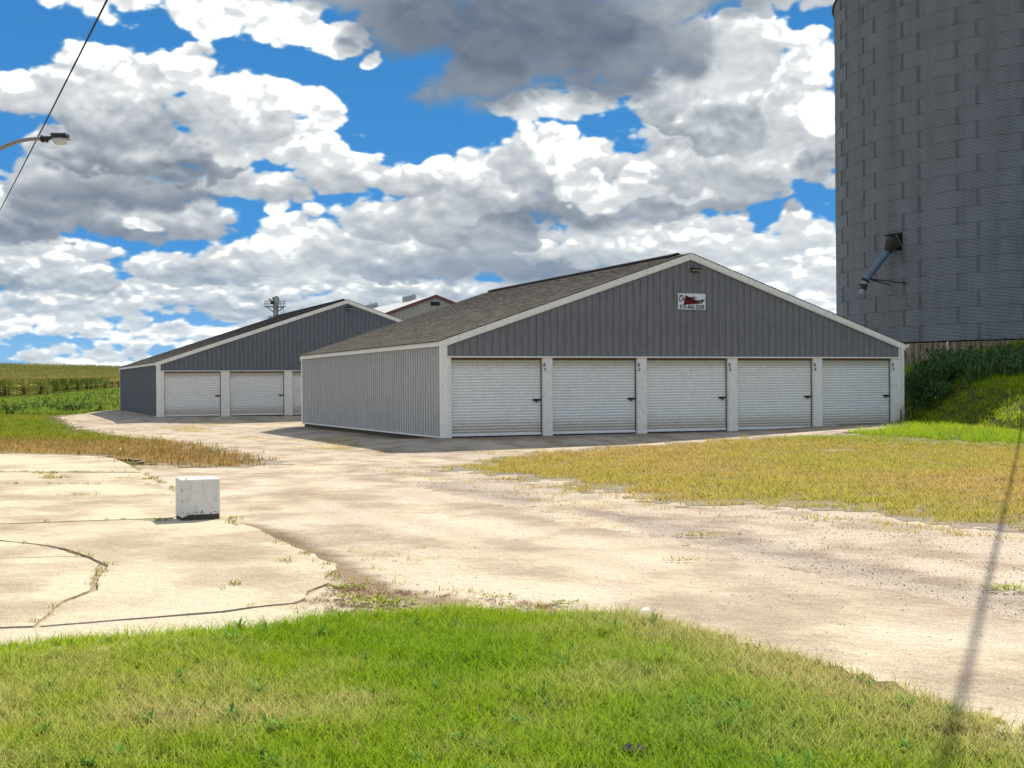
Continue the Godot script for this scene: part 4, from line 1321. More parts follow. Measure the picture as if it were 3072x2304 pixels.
# ---------- behind the garages ----------
func barn() -> void:
	var turn := 0.4
	var w := 20.0
	var l := 46.0
	var sl := 0.36
	var peak := 9.30
	var eave := peak - sl * w * 0.5
	var ax := Vector2(cos(turn), sin(turn))
	var at := Vector2(-6.31, 105.0) - ax * (w * 0.5)
	var g := thing("metal_barn", Vector3(at.x, 0.0, -at.y), turn, "cream metal barn with red edged white roof, between and behind the garages", "barn")
	var rk := func(x: float) -> float: return eave + sl * minf(x, w - x)
	var st := begin()
	var pitch := 0.30
	for k in int(w / pitch) + 1:
		var x0 := k * pitch
		if x0 >= w:
			break
		var prof := [[x0, 0.0], [x0 + 0.21, 0.0], [x0 + 0.23, 0.03], [x0 + 0.28, 0.03], [x0 + 0.30, 0.0]]
		for j in 4:
			var p: Array = prof[j]
			var q: Array = prof[j + 1]
			if q[0] > w:
				q = [w, 0.0]
			if q[0] > p[0]:
				quad(st, Vector3(p[0], -0.2, p[1]), Vector3(q[0], -0.2, q[1]), Vector3(q[0], eave + sl * minf(q[0], w - q[0]), q[1]), Vector3(p[0], eave + sl * minf(p[0], w - p[0]), p[1]))
	obj("gable_wall", st, M.cream, g)
	st = begin()
	quad(st, Vector3(0, -0.2, 0), Vector3(0, eave, 0), Vector3(0, eave, -l), Vector3(0, -0.2, -l))
	quad(st, Vector3(w, -0.2, 0), Vector3(w, -0.2, -l), Vector3(w, eave, -l), Vector3(w, eave, 0))
	quad(st, Vector3(w, -0.2, -l), Vector3(0, -0.2, -l), Vector3(0, eave, -l), Vector3(w, eave, -l))
	tri(st, Vector3(w, eave, -l), Vector3(0, eave, -l), Vector3(w * 0.5, peak, -l))
	obj("wall", st, M.cream, g)
	for q in 2:
		st = begin()
		var n := int(l / 0.9)
		for k in n:
			var z := 0.15 - k * (l + 0.3) / n
			var z1 := 0.15 - (k + 1) * (l + 0.3) / n
			var xe := -0.3 if q == 0 else w + 0.3
			var ye := eave - 0.3 * sl + 0.04
			var zr := z1 + 0.06
			var a := Vector3(xe, ye, z)
			var b := Vector3(w * 0.5, peak + 0.04, z)
			for part in 2:
				var za: float = [z, zr][part]
				var zb: float = [zr, z1][part]
				var up := Vector3(0, 0.03 * part, 0)
				var p := [Vector3(xe, ye, za) + up, Vector3(w * 0.5, peak + 0.04, za) + up, Vector3(w * 0.5, peak + 0.04, zb) + up, Vector3(xe, ye, zb) + up]
				if q == 0:
					quad(st, p[0], p[1], p[2], p[3])
				else:
					quad(st, p[1], p[0], p[3], p[2])
		obj("roof", st, M.barn_roof, g)
		st = begin()
		var xa := -0.3 if q == 0 else w + 0.3
		var p0 := Vector3(xa, eave - 0.3 * sl, 0.14)
		var p1 := Vector3(w * 0.5, peak, 0.14)
		var up := Vector3(0, 0.08, 0)
		var dn := Vector3(0, -0.16, 0)
		var bk := Vector3(0, 0, -0.10)
		if q == 1:
			var sw := p0
			p0 = p1
			p1 = sw
		quad(st, p0 + dn, p1 + dn, p1 + up, p0 + up)
		quad(st, p0 + up, p1 + up, p1 + up + bk, p0 + up + bk)
		quad(st, p1 + dn, p0 + dn, p0 + dn + bk, p1 + dn + bk)
		obj("rake_trim", st, M.red_trim, g)
	st = begin()
	var lx := w * 0.5 - 0.05
	soft_box(st, Vector3(lx - 0.40, peak - 0.83, 0.03), Vector3(lx + 0.40, peak - 0.53, 0.07), 0.01)
	var lv := obj("louvre", st, M.louvre, g)
	for k in 5:
		st = begin()
		box(st, Vector3(lx - 0.36, peak - 0.80 + k * 0.055, 0.07), Vector3(lx + 0.36, peak - 0.775 + k * 0.055, 0.10))
		obj("slat", st, M.old_iron, lv)
	for k in 2:
		st = begin()
		var z: float = [-7.0, -18.5][k]
		tube(st, [Vector3(w * 0.5, peak + 0.28, z + 1.3), Vector3(w * 0.5, peak + 0.28, z - 1.3)], [0.24, 0.24], 12)
		box(st, Vector3(w * 0.5 - 0.2, peak - 0.1, z - 1.3), Vector3(w * 0.5 + 0.2, peak + 0.2, z + 1.3))
		obj("ridge_ventilator", st, M.galvanised, g)

func elevator_leg() -> void:
	var at := Vector2(-29.95, 160.0)
	var t := thing("grain_elevator_leg", Vector3(at.x, 0.0, -at.y), 0.35, "grey grain elevator leg with railed work platform above the farther garage roof", "grain elevator")
	var st := begin()
	soft_box(st, Vector3(-0.30, 0.0, -0.2), Vector3(-0.08, 12.3, 0.2), 0.02)
	soft_box(st, Vector3(0.02, 0.0, -0.26), Vector3(0.32, 12.3, 0.24), 0.02)
	obj("trunk", st, M.leg_steel, t)
	st = begin()
	soft_box(st, Vector3(-0.32, 12.2, -0.28), Vector3(0.44, 13.0, 0.28), 0.04)
	tube(st, [Vector3(0.06, 12.95, -0.26), Vector3(0.06, 12.95, 0.26)], [0.38, 0.38], 18)
	obj("head", st, M.galvanised, t)
	st = begin()
	box(st, Vector3(-0.37, 12.88, -0.30), Vector3(-0.28, 13.15, 0.30))
	obj("inspection_hatch", st, M.dark, t)
	st = begin()
	tube(st, [Vector3(-0.35, 12.5, 0.1), Vector3(-0.62, 12.8, 0.1), Vector3(-0.85, 13.02, 0.1)], [0.14, 0.14, 0.14], 10)
	obj("motor", st, M.galvanised, t)
	st = begin()
	box(st, Vector3(-0.7, 12.28, 0.28), Vector3(-0.25, 12.62, 0.55))
	obj("gear_box", st, M.dark, t)
	# platform
	st = begin()
	box(st, Vector3(-1.35, 11.94, -0.75), Vector3(1.15, 12.02, 0.75))
	obj("platform", st, M.leg_steel, t)
	st = begin()
	for x: float in [-1.33, -0.93, -0.55, 0.45, 0.80, 1.13]:
		for z: float in [-0.73, 0.73]:
			bar(st, Vector3(x, 12.0, z), Vector3(x, 12.68, z), 0.025)
	for y: float in [12.36, 12.68]:
		for z: float in [-0.73, 0.73]:
			bar(st, Vector3(-1.33, y, z), Vector3(1.13, y, z), 0.025)
		for x: float in [-1.33, 1.13]:
			bar(st, Vector3(x, y, -0.73), Vector3(x, y, 0.73), 0.025)
	obj("railing", st, M.rail, t)
	st = begin()
	for z: float in [-0.5, 0.5]:
		bar(st, Vector3(0.1, 11.2, z * 0.4), Vector3(1.0, 11.95, z), 0.03)
		bar(st, Vector3(-0.2, 11.2, z * 0.4), Vector3(-1.1, 11.95, z), 0.03)
	obj("bracket", st, M.rail, t)
	st = begin()
	for x: float in [0.62, 0.95]:
		bar(st, Vector3(x, 8.5, 0.1), Vector3(x, 12.0, 0.1), 0.022)
	for k in 14:
		bar(st, Vector3(0.62, 8.6 + k * 0.24, 0.1), Vector3(0.95, 8.6 + k * 0.24, 0.1), 0.016)
	obj("ladder", st, M.rail, t)
	st = begin()
	box(st, Vector3(-0.95, 9.9, -0.5), Vector3(-0.3, 9.96, 0.5))
	for z: float in [-0.48, 0.48]:
		for x: float in [-0.93, -0.62, -0.35]:
			bar(st, Vector3(x, 9.95, z), Vector3(x, 10.72, z), 0.026)
		bar(st, Vector3(-0.93, 10.72, z), Vector3(-0.33, 10.72, z), 0.026)
		bar(st, Vector3(-0.93, 9.97, z), Vector3(-0.62, 10.70, z), 0.022)
	obj("rest_platform", st, M.rail, t)

# ---------- along the left ----------
func street_lamp() -> void:
	var foot := Vector3(-9.75, 0.0, -20.0)
	var t := thing("street_lamp", foot, 0.0, "yard lamp on a curved grey arm reaching in from the left", "street lamp")
	var st := begin()
	var g := height(foot.x, 20.0)
	tube(st, [Vector3(0, g - 0.2, 0), Vector3(0, 5.6, 0)], [0.11, 0.075], 14)
	obj("pole", st, M.arm, t)
	var arm := [Vector3(0.03, 4.75, 0), Vector3(0.62, 5.02, 0), Vector3(1.10, 5.29, 0), Vector3(1.40, 5.46, 0), Vector3(1.64, 5.575, 0), Vector3(1.80, 5.64, 0), Vector3(1.96, 5.695, 0), Vector3(2.12, 5.72, 0), Vector3(2.31, 5.728, 0)]
	st = begin()
	tube(st, arm, [0.05, 0.042, 0.04, 0.036, 0.034, 0.033, 0.032, 0.031, 0.031], 14)
	obj("arm", st, M.arm, t)
	st = begin()
	tube(st, [Vector3(2.30, 5.728, 0), Vector3(2.318, 5.728, 0)], [0.058, 0.058], 14)
	tube(st, [Vector3(2.31, 5.732, 0), Vector3(2.48, 5.735, 0)], [0.036, 0.034], 12)
	tube(st, [Vector3(2.375, 5.70, 0.05), Vector3(2.375, 5.70, -0.05)], [0.03, 0.03], 10)
	bar(st, Vector3(2.33, 5.70, 0), Vector3(2.34, 5.66, 0), 0.01)
	obj("clamp", st, M.black_metal, t)
	# ribbed housing
	st = begin()
	tube(st, [Vector3(2.60, 5.715, 0), Vector3(2.60, 5.73, 0), Vector3(2.60, 5.765, 0)], [0.135, 0.135, 0.12], 24)
	for k in 8:
		box(st, Vector3(2.485 + k * 0.031, 5.76, -0.11), Vector3(2.497 + k * 0.031, 5.80, 0.11))
	soft_box(st, Vector3(2.46, 5.715, -0.06), Vector3(2.56, 5.765, 0.06), 0.012)
	obj("housing", st, M.black_metal, t)
	st = begin()
	tube(st, [Vector3(2.605, 5.716, 0), Vector3(2.605, 5.706, 0)], [0.150, 0.150], 24)
	bar(st, Vector3(2.75, 5.71, 0), Vector3(2.765, 5.71, 0), 0.012)
	obj("rim", st, M.arm, t)
	st = begin()
	tube(st, [Vector3(2.605, 5.706, 0), Vector3(2.605, 5.67, 0), Vector3(2.605, 5.64, 0)], [0.142, 0.112, 0.09], 24)
	obj("lens", st, M.lens, t)

func cable(called: String, a: Vector3, b: Vector3, sag: float, r: float, label: String, cat: String) -> void:
	var st := begin()
	var pts := []
	var rad := []
	for k in 33:
		var f := k / 32.0
		pts.append(a.lerp(b, f) + Vector3(0, -sag * 4.0 * f * (1.0 - f), 0))
		rad.append(r)
	tube(st, pts, rad, 8)
	tag(obj(called, st, M.wire), label, cat)

func utility_pole(x: float, d: float, h: float, label: String) -> void:
	var t := thing("utility_pole", Vector3(x, 0, -d), 0.0, label, "utility pole")
	var st := begin()
	tube(st, [Vector3(0, height(x, d) - 0.5, 0), Vector3(0, h, 0)], [0.16, 0.11], 12)
	obj("shaft", st, M.rust, t)
	st = begin()
	bar(st, Vector3(0, h - 0.35, 0), Vector3(0, h - 0.35, 0.22), 0.03)
	obj("cable_hook", st, M.black_metal, t)

func concrete_block() -> void:
	var w := 0.50
	var l := 0.50
	var h := 0.53
	var t := thing("concrete_block", Vector3(-4.29, 0.035, -16.27), 0.39, "white painted concrete block with chipped bare foot, standing on the slabs", "concrete block")
	var st := begin()
	# the painted shell, its lower edge ragged
	var n := 28
	var lows := []
	for k in n + 1:
		lows.append(0.07 + 0.012 * grain.get_noise_2d(k * 21.0, 3.0) + (0.02 if k % 5 == 2 else 0.0) * absf(grain.get_noise_2d(k * 31.0, 9.0)) - 0.035 * smoothstep(5.0, 0.0, float(k)))
	var c := 0.012
	for k in n:
		var x0 := c + (w - 2 * c) * k / n
		var x1 := c + (w - 2 * c) * (k + 1) / n
		quad(st, Vector3(x0, lows[k], 0.006), Vector3(x1, lows[k + 1], 0.006), Vector3(x1, h - c, 0.0), Vector3(x0, h - c, 0.0))
		quad(st, Vector3(x0, h - c, 0.0), Vector3(x1, h - c, 0.0), Vector3(x1, h, -c), Vector3(x0, h, -c))
	quad(st, Vector3(-0.004, 0.03, -l + c), Vector3(-0.004, 0.05, -c), Vector3(0, h - c, -c), Vector3(0, h - c, -l + c))
	quad(st, Vector3(0, h - c, -l + c), Vector3(0, h - c, -c), Vector3(c, h, -c), Vector3(c, h, -l + c))
	quad(st, Vector3(-0.004, 0.05, -c), Vector3(c, lows[0], 0.006), Vector3(c, h - c, 0), Vector3(0, h - c, -c))
	quad(st, Vector3(w + 0.004, 0.06, -c), Vector3(w + 0.004, 0.06, -l + c), Vector3(w, h - c, -l + c), Vector3(w, h - c, -c))
	quad(st, Vector3(w - c, lows[n], 0.006), Vector3(w + 0.004, 0.06, -c), Vector3(w, h - c, -c), Vector3(w - c, h - c, 0))
	quad(st, Vector3(w, h - c, -c), Vector3(w, h - c, -l + c), Vector3(w - c, h, -l + c), Vector3(w - c, h, -c))
	quad(st, Vector3(c, h, -c), Vector3(w - c, h, -c), Vector3(w - c, h, -l + c), Vector3(c, h, -l + c))
	tri(st, Vector3(c, h - c, 0), Vector3(c, h, -c), Vector3(0, h - c, -c))
	tri(st, Vector3(w - c, h - c, 0), Vector3(w, h - c, -c), Vector3(w - c, h, -c))
	quad(st, Vector3(w, 0.05, -l), Vector3(0, 0.05, -l), Vector3(0, h - c, -l), Vector3(w, h - c, -l))
	quad(st, Vector3(w, h - c, -l), Vector3(0, h - c, -l), Vector3(c, h, -l + c), Vector3(w - c, h, -l + c))
	obj("painted_shell", st, M.block_paint, t)
	st = begin()
	soft_box(st, Vector3(0.004, -0.12, -l + 0.004), Vector3(w - 0.004, h - 0.02, -0.004), 0.015)
	obj("bare_core", st, M.block_core, t)
	# flakes where the paint is gone
	st = begin()
	for k in 34:
		var x := 0.03 + rng.randf() * (w - 0.06)
		var y := 0.09 + pow(rng.randf(), 3.2) * 0.40
		if k < 12:
			x = 0.016 + rng.randf() * 0.006
			y = 0.08 + rng.randf() * 0.42
		var s := rng.randf_range(0.003, 0.008) * (1.4 if y < 0.16 else 1.0)
		var ang := rng.randf() * TAU
		var z := 0.0012 + 0.006 * (h - y) / h
		var p := []
		for q in 5:
			var a := ang - q * TAU / 5.0
			p.append(Vector3(x + cos(a) * s * rng.randf_range(0.7, 1.9), y + sin(a) * s * rng.randf_range(0.6, 1.1), z))
		for q in range(1, 4):
			tri(st, p[0], p[q + 1], p[q])
	obj("paint_chips", st, M.block_chip, t)
	st = begin()
	tube(st, [Vector3(0.075, h - 0.01, 0.0), Vector3(0.07, h + 0.012, -0.012), Vector3(0.072, h + 0.03, -0.02)], [0.005, 0.005, 0.005], 6)
	obj("rusty_pin", st, M.rust, t)

# ---------- ground sheets ----------
const LAWN := [[-9.0, 6.6], [-5.2, 7.7], [-3.44, 8.44], [-3.17, 8.53], [-2.89, 8.64], [-2.60, 8.74], [-2.31, 8.86], [-2.01, 8.98], [-1.72, 9.16], [-1.42, 9.40], [-1.08, 9.52], [-0.74, 9.60], [-0.57, 9.69], [-0.39, 9.74], [-0.03, 9.61], [0.32, 9.56], [0.60, 9.58], [0.84, 9.50], [1.09, 9.25], [1.28, 8.94], [1.44, 8.67], [1.56, 8.33], [1.75, 8.07], [1.87, 7.84], [1.97, 7.55], [2.06, 7.29], [2.18, 7.07], [2.28, 6.81], [2.35, 6.59], [2.40, 6.41], [2.45, 6.24], [2.48, 6.14], [2.9, 5.2], [3.3, 4.3], [3.6, 2.0], [-9.0, 2.0]]
const PALE := [[-8.45, 28.12], [-7.41, 28.49], [-5.37, 26.70], [-3.77, 25.14], [-2.58, 23.78], [-1.65, 21.56], [-0.63, 19.45], [0.21, 17.46], [0.82, 15.69], [1.31, 14.92], [1.84, 13.68], [2.48, 12.10], [3.05, 10.72], [3.72, 9.18], [5.2, 6.2], [6.0, 3.5], [2.0, 3.5], [-1.0, 8.0], [-3.0, 7.9], [-9.5, 7.2], [-9.5, 26.0]]
const DRY_RIGHT := [[-1.02, 28.57], [-0.08, 30.85], [1.70, 32.36], [3.60, 33.40], [5.62, 34.49], [7.73, 35.45], [9.76, 35.71], [10.68, 34.44], [12.10, 33.13], [13.4, 32.9], [16.0, 31.5], [20.0, 30.0], [20.0, 12.0], [9.0, 13.2], [5.90, 14.53], [5.51, 15.13], [5.10, 15.93], [4.44, 17.21], [3.62, 17.94], [2.48, 18.37], [1.88, 19.49], [1.27, 21.29], [0.48, 23.14], [-0.43, 24.80], [-1.40, 25.84]]
const DRY_LEFT := [[-44.0, 78.0], [-31.06, 77.5], [-26.86, 75.0], [-25.4, 69.0], [-20.12, 57.18], [-16.42, 49.24], [-13.77, 44.73], [-10.88, 40.71], [-7.97, 34.58], [-6.48, 31.09], [-5.43, 29.10], [-5.47, 27.16], [-6.39, 27.26], [-7.45, 28.66], [-8.60, 28.96], [-10.06, 31.55], [-12.00, 33.05], [-13.83, 33.96], [-18.0, 35.5], [-30.0, 40.0], [-44.0, 50.0]]
const HILL := [[9.76, 35.8], [11.77, 37.8], [13.2, 41.2], [13.0, 44.0], [14.5, 50.0], [17.0, 57.0], [18.2, 58.6], [21.0, 55.0], [26.0, 52.5], [30.0, 52.3], [30.0, 30.0], [20.0, 30.0], [16.0, 31.5], [13.4, 32.9], [12.1, 33.1], [10.7, 34.4]]
const YARD := [[-27.7, 76.8], [-24.9, 68.5], [-20.3, 57.4], [-16.6, 49.4], [-13.9, 44.9], [-11.0, 40.9], [-8.1, 34.7], [-6.6, 31.2], [-9.0, 27.0], [-9.0, 9.0], [-3.0, 7.8], [0.0, 8.2], [1.0, 7.0], [1.6, 4.0], [3.0, 2.5], [16.0, 2.5], [20.0, 12.4], [9.0, 15.5], [6.5, 19.0], [6.0, 24.0], [8.0, 32.0], [11.6, 36.5], [13.0, 37.2], [14.8, 37.0], [14.8, 38.4], [13.4, 40.2], [13.4, 42.0], [8.0, 56.0], [2.0, 58.0], [4.0, 72.0], [-6.0, 86.0], [-24.0, 84.0]]
const WEEDS_AREA := [[-52.0, 79.0], [-33.0, 80.0], [-26.5, 77.5], [-24.6, 78.4], [-24.8, 83.0], [-34.0, 112.0], [-52.0, 170.0], [-74.0, 247.0], [-80.0, 250.0], [-60.2, 149.0], [-75.0, 140.0], [-66.0, 100.0]]

func poly(list: Array) -> PackedVector2Array:
	var p := PackedVector2Array()
	for q in list:
		p.append(Vector2(q[0], q[1]))
	return p

# a sheet of one surface laid on the ground, its edge ragged; tiles of ever coarser cells
func sheet(called: String, area: PackedVector2Array, lift: float, ragged: float, tiles: Array, m: Material, colour: Callable, cut := PackedVector2Array()) -> MeshInstance3D:
	var v := PackedVector3Array()
	var nn := PackedVector3Array()
	var cc := PackedColorArray()
	var ids := PackedInt32Array()
	var bounds := Rect2(area[0], Vector2.ZERO)
	for p in area:
		bounds = bounds.expand(p)
	for t in tiles:
		var d0: float = maxf(t[0], bounds.position.y - 1.0)
		var d1: float = minf(t[1], bounds.end.y + 1.0)
		var cell: float = t[2]
		if d1 <= d0:
			continue
		var x0 := bounds.position.x - 0.5
		var nx := int((bounds.size.x + 1.0) / cell) + 1
		var nd := int(ceil((d1 - d0) / cell))
		var at := {}
		for j in nd:
			for i in nx:
				var c := Vector2(x0 + (i + 0.5) * cell, d0 + (j + 0.5) * cell)
				var w := c + Vector2(grain.get_noise_2d(c.x * 40.0, c.y * 40.0), grain.get_noise_2d(c.x * 40.0 + 300.0, c.y * 40.0)) * ragged + Vector2(grain.get_noise_2d(c.x * 160.0, c.y * 160.0), grain.get_noise_2d(c.x * 160.0 + 900.0, c.y * 160.0)) * ragged * 0.4
				if not Geometry2D.is_point_in_polygon(w, area):
					continue
				if cut.size() and Geometry2D.is_point_in_polygon(c, cut):
					continue
				var q := PackedInt32Array()
				for k in 4:
					var key := (j + (k >> 1)) * (nx + 1) + i + (k & 1)
					if not at.has(key):
						at[key] = v.size()
						var x := x0 + (i + (k & 1)) * cell
						var d := minf(d0 + (j + (k >> 1)) * cell, d1)
						var h := height(x, d)
						v.append(Vector3(x, h + lift, -d))
						nn.append(Vector3(h - height(x + 0.2, d), 0.2, height(x, d + 0.2) - h).normalized())
						cc.append((colour as Callable).call(x, d))
					q.append(at[key])
				ids.append_array([q[0], q[2], q[1], q[1], q[2], q[3]])
	var a := []
	a.resize(Mesh.ARRAY_MAX)
	a[Mesh.ARRAY_VERTEX] = v
	a[Mesh.ARRAY_NORMAL] = nn
	a[Mesh.ARRAY_COLOR] = cc
	a[Mesh.ARRAY_INDEX] = ids
	var mesh := ArrayMesh.new()
	mesh.add_surface_from_arrays(Mesh.PRIMITIVE_TRIANGLES, a)
	return struct(called, mesh, m)

func base_ground() -> void:
	var xs := []
	var ds := []
	var x := -1500.0
	while x < 1500.0:
		xs.append(x)
		x += 0.5 if absf(x + 4.0) < 42.0 else clampf((absf(x + 4.0) - 42.0) * 0.12, 0.5, 90.0)
	var d := -160.0
	while d < 3200.0:
		ds.append(d)
		d += 0.5 if d > 1.0 and d < 84.0 else (clampf((1.0 - d) * 0.15, 0.5, 20.0) if d <= 1.0 else clampf((d - 84.0) * 0.10, 0.5, 150.0))
	var v := PackedVector3Array()
	var nn := PackedVector3Array()
	var cc := PackedColorArray()
	var ids := PackedInt32Array()
	for j in ds.size():
		for i in xs.size():
			var px: float = xs[i]
			var pd: float = ds[j]
			var h := height(px, pd)
			v.append(Vector3(px, h - 0.03, -pd))
			nn.append(Vector3(h - height(px + 0.3, pd), 0.3, height(px, pd + 0.3) - h).normalized())
			var f := 0.5 + 0.5 * broad.get_noise_2d(px * 3.0, pd * 3.0)
			cc.append(Color(0.085, 0.10, 0.025).lerp(Color(0.15, 0.13, 0.05), f))
	for j in ds.size() - 1:
		for i in xs.size() - 1:
			var k := j * xs.size() + i
			ids.append_array([k, k + xs.size(), k + 1, k + 1, k + xs.size(), k + xs.size() + 1])
	var a := []
	a.resize(Mesh.ARRAY_MAX)
	a[Mesh.ARRAY_VERTEX] = v
	a[Mesh.ARRAY_NORMAL] = nn
	a[Mesh.ARRAY_COLOR] = cc
	a[Mesh.ARRAY_INDEX] = ids
	var mesh := ArrayMesh.new()
	mesh.add_surface_from_arrays(Mesh.PRIMITIVE_TRIANGLES, a)
	struct("ground", mesh, M.soil)

# how far a point lies from a line of points
func near_line(p: Vector2, line: Array) -> float:
	var best := 1e9
	for k in line.size() - 1:
		var a := Vector2(line[k][0], line[k][1])
		var b := Vector2(line[k + 1][0], line[k + 1][1])
		best = minf(best, p.distance_to(Geometry2D.get_closest_point_to_segment(p, a, b)))
	return best

const OLD_ASPHALT := [[-1.2, 22.6], [0.4, 18.4], [1.9, 15.2], [2.75, 12.9], [3.5, 11.0], [4.5, 8.9], [6.0, 6.0]]

func gravel_colour(x: float, d: float) -> Color:
	var f := 0.5 + 0.6 * broad.get_noise_2d(x * 9.0, d * 5.0)
	var g := 0.5 + 0.6 * broad.get_noise_2d(x * 33.0 + 500.0, d * 22.0)
	var c := Color(0.36, 0.325, 0.29).lerp(Color(0.52, 0.465, 0.395), clampf(f * 0.7 + g * 0.5, 0.0, 1.0))
	# the darker old asphalt along the edge of the paler drive
	var band := smoothstep(0.75, 0.1, near_line(Vector2(x, d), OLD_ASPHALT)) * clampf(0.45 + g, 0.0, 1.0)
	c = c.lerp(Color(0.27, 0.245, 0.23), band * 0.75)
	# dusty worn spots
	c = c.lerp(Color(0.60, 0.53, 0.41), smoothstep(0.6, 0.85, g) * 0.7)
	# brown dirt close to the garage walls, darkened in colour to deepen their shade
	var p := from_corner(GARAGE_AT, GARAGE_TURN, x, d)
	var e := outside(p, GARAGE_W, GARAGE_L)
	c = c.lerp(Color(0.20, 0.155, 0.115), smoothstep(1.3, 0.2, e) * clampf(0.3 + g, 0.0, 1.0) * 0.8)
	# straw coloured growth here and there
	c = c.lerp(Color(0.40, 0.31, 0.12), smoothstep(0.72, 0.95, 0.5 + 0.7 * broad.get_noise_2d(x * 14.0 - 700.0, d * 9.0)) * 0.6)
	return c

func drive_colour(x: float, d: float) -> Color:
	var f := 0.5 + 0.6 * broad.get_noise_2d(x * 8.0 + 90.0, d * 5.0)
	var g := 0.5 + 0.6 * broad.get_noise_2d(x * 40.0, d * 18.0 + 400.0)
	var c := Color(0.44, 0.40, 0.335).lerp(Color(0.55, 0.51, 0.43), clampf(f * 0.6 + g * 0.6, 0.0, 1.0))
	# wheel tracks swinging round towards the garages
	var p := Vector2(x, d)
	for track in [[[7.0, 4.6], [2.6, 9.6], [-0.4, 14.4], [-2.9, 19.6], [-5.2, 26.0]], [[7.0, 6.2], [3.0, 11.0], [0.4, 15.6], [-1.7, 20.6]], [[4.4, 5.0], [1.0, 10.6], [-1.6, 15.2], [-4.2, 21.0]]]:
		c = c.lerp(Color(0.37, 0.315, 0.255), smoothstep(0.42, 0.05, near_line(p, track) + 0.2 * g - 0.1) * 0.42)
	c = c.lerp(Color(0.36, 0.29, 0.22), smoothstep(0.58, 0.92, 0.5 + 0.7 * broad.get_noise_2d(x * 22.0 - 300.0, d * 13.0)) * 0.35)
	# fading into the gravel
	var e := near_line(p, PALE.slice(0, 16)) + 0.5 * grain.get_noise_2d(x * 45.0, d * 45.0)
	c = c.lerp(Color(0.40, 0.345, 0.295), smoothstep(1.0, 0.0, e) * 0.8)
	# brown dirt washed along the broken edge of the slabs
	e = near_line(p, [[-4.0, 16.3], [-3.4, 15.9], [-2.6, 14.3], [-2.1, 13.2], [-1.75, 12.3], [-1.4, 11.3], [-1.1, 10.6], [-0.5, 10.0]])
	c = c.lerp(Color(0.17, 0.12, 0.08), smoothstep(0.36, 0.04, e + 0.14 * grain.get_noise_2d(x * 120.0, d * 120.0)) * 0.85)
	return c

func ring_of(list: Array) -> Array:
	var r := list.duplicate()
	r.append(list[0])
	return r

func soil_colour(x: float, d: float) -> Color:
	var g := 0.5 + 0.6 * broad.get_noise_2d(x * 20.0, d * 20.0)
	return Color(0.13, 0.13, 0.04).lerp(Color(0.24, 0.19, 0.08), clampf(g, 0.0, 1.0))

func straw_soil_colour(x: float, d: float) -> Color:
	var g := 0.5 + 0.6 * broad.get_noise_2d(x * 20.0, d * 20.0)
	var c := Color(0.38, 0.29, 0.13).lerp(Color(0.25, 0.19, 0.09), clampf(g, 0.0, 1.0))
	var e := near_line(Vector2(x, d), ring_of(DRY_RIGHT if x > -3.0 else DRY_LEFT)) + 0.9 * grain.get_noise_2d(x * 40.0, d * 40.0)
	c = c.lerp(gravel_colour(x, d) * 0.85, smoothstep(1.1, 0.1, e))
	c = c.lerp(Color(0.52, 0.46, 0.36), smoothstep(0.3, 0.7, patch(x, d, 8.0, 30.8, 0.7, 0.35)) * 0.9)
	return c

func hill_soil_colour(x: float, d: float) -> Color:
	var g := 0.5 + 0.6 * broad.get_noise_2d(x * 20.0, d * 20.0)
	var c := Color(0.085, 0.12, 0.02).lerp(Color(0.14, 0.14, 0.035), clampf(g, 0.0, 1.0))
	return c

const SLABS := [
	[[-18.0, 34.3], [-13.63, 33.49], [-11.92, 32.83], [-10.24, 31.57], [-9.62, 30.52], [-8.41, 27.8], [-7.64, 25.78], [-18.0, 27.2]],
	[[-18.0, 27.16], [-7.61, 25.73], [-6.34, 22.46], [-18.0, 24.2]],
	[[-18.0, 24.17], [-6.32, 22.42], [-5.38, 20.21], [-18.0, 20.9]],
	[[-18.0, 20.86], [-5.35, 20.16], [-4.55, 17.2], [-4.5, 16.60], [-4.91, 16.50], [-5.65, 16.31], [-6.53, 16.03], [-12.0, 14.5], [-18.0, 13.0]],
	[[-7.3, 15.66], [-6.53, 15.99], [-5.65, 16.27], [-4.91, 16.46], [-4.3, 16.52], [-3.83, 16.44], [-3.5, 16.02], [-3.1, 15.3], [-2.74, 14.4], [-2.5, 13.9], [-2.32, 13.45], [-2.05, 12.95], [-1.94, 12.6], [-1.72, 12.2], [-1.66, 11.85], [-1.72, 11.4], [-1.62, 11.05], [-1.74, 10.6], [-1.7, 10.25], [-1.75, 10.03], [-2.05, 9.86], [-2.25, 9.67], [-3.0, 9.33], [-3.43, 9.13], [-3.50, 9.6], [-3.59, 10.2], [-3.54, 10.7], [-3.76, 11.42], [-3.92, 12.2], [-4.36, 12.93], [-4.82, 13.55], [-5.2, 13.9], [-5.8, 14.31]],
	[[-9.0, 15.05], [-7.36, 15.55], [-5.85, 14.26], [-5.25, 13.86], [-4.88, 13.5], [-4.46, 12.9], [-5.2, 12.78], [-9.0, 12.24]],
	[[-9.0, 12.2], [-5.2, 12.74], [-4.44, 12.86], [-3.98, 12.17], [-3.82, 11.42], [-3.60, 10.7], [-3.65, 10.2], [-3.56, 9.6], [-3.485, 9.13], [-3.7, 9.1], [-9.0, 8.6]],
	[[-9.0, 8.56], [-3.7, 9.05], [-3.46, 9.08], [-3.0, 9.29], [-2.21, 9.63], [-2.02, 9.82], [-1.75, 9.98], [-1.5, 9.95], [-1.4, 9.3], [-2.0, 8.6], [-4.0, 7.7], [-9.0, 6.9]],
]

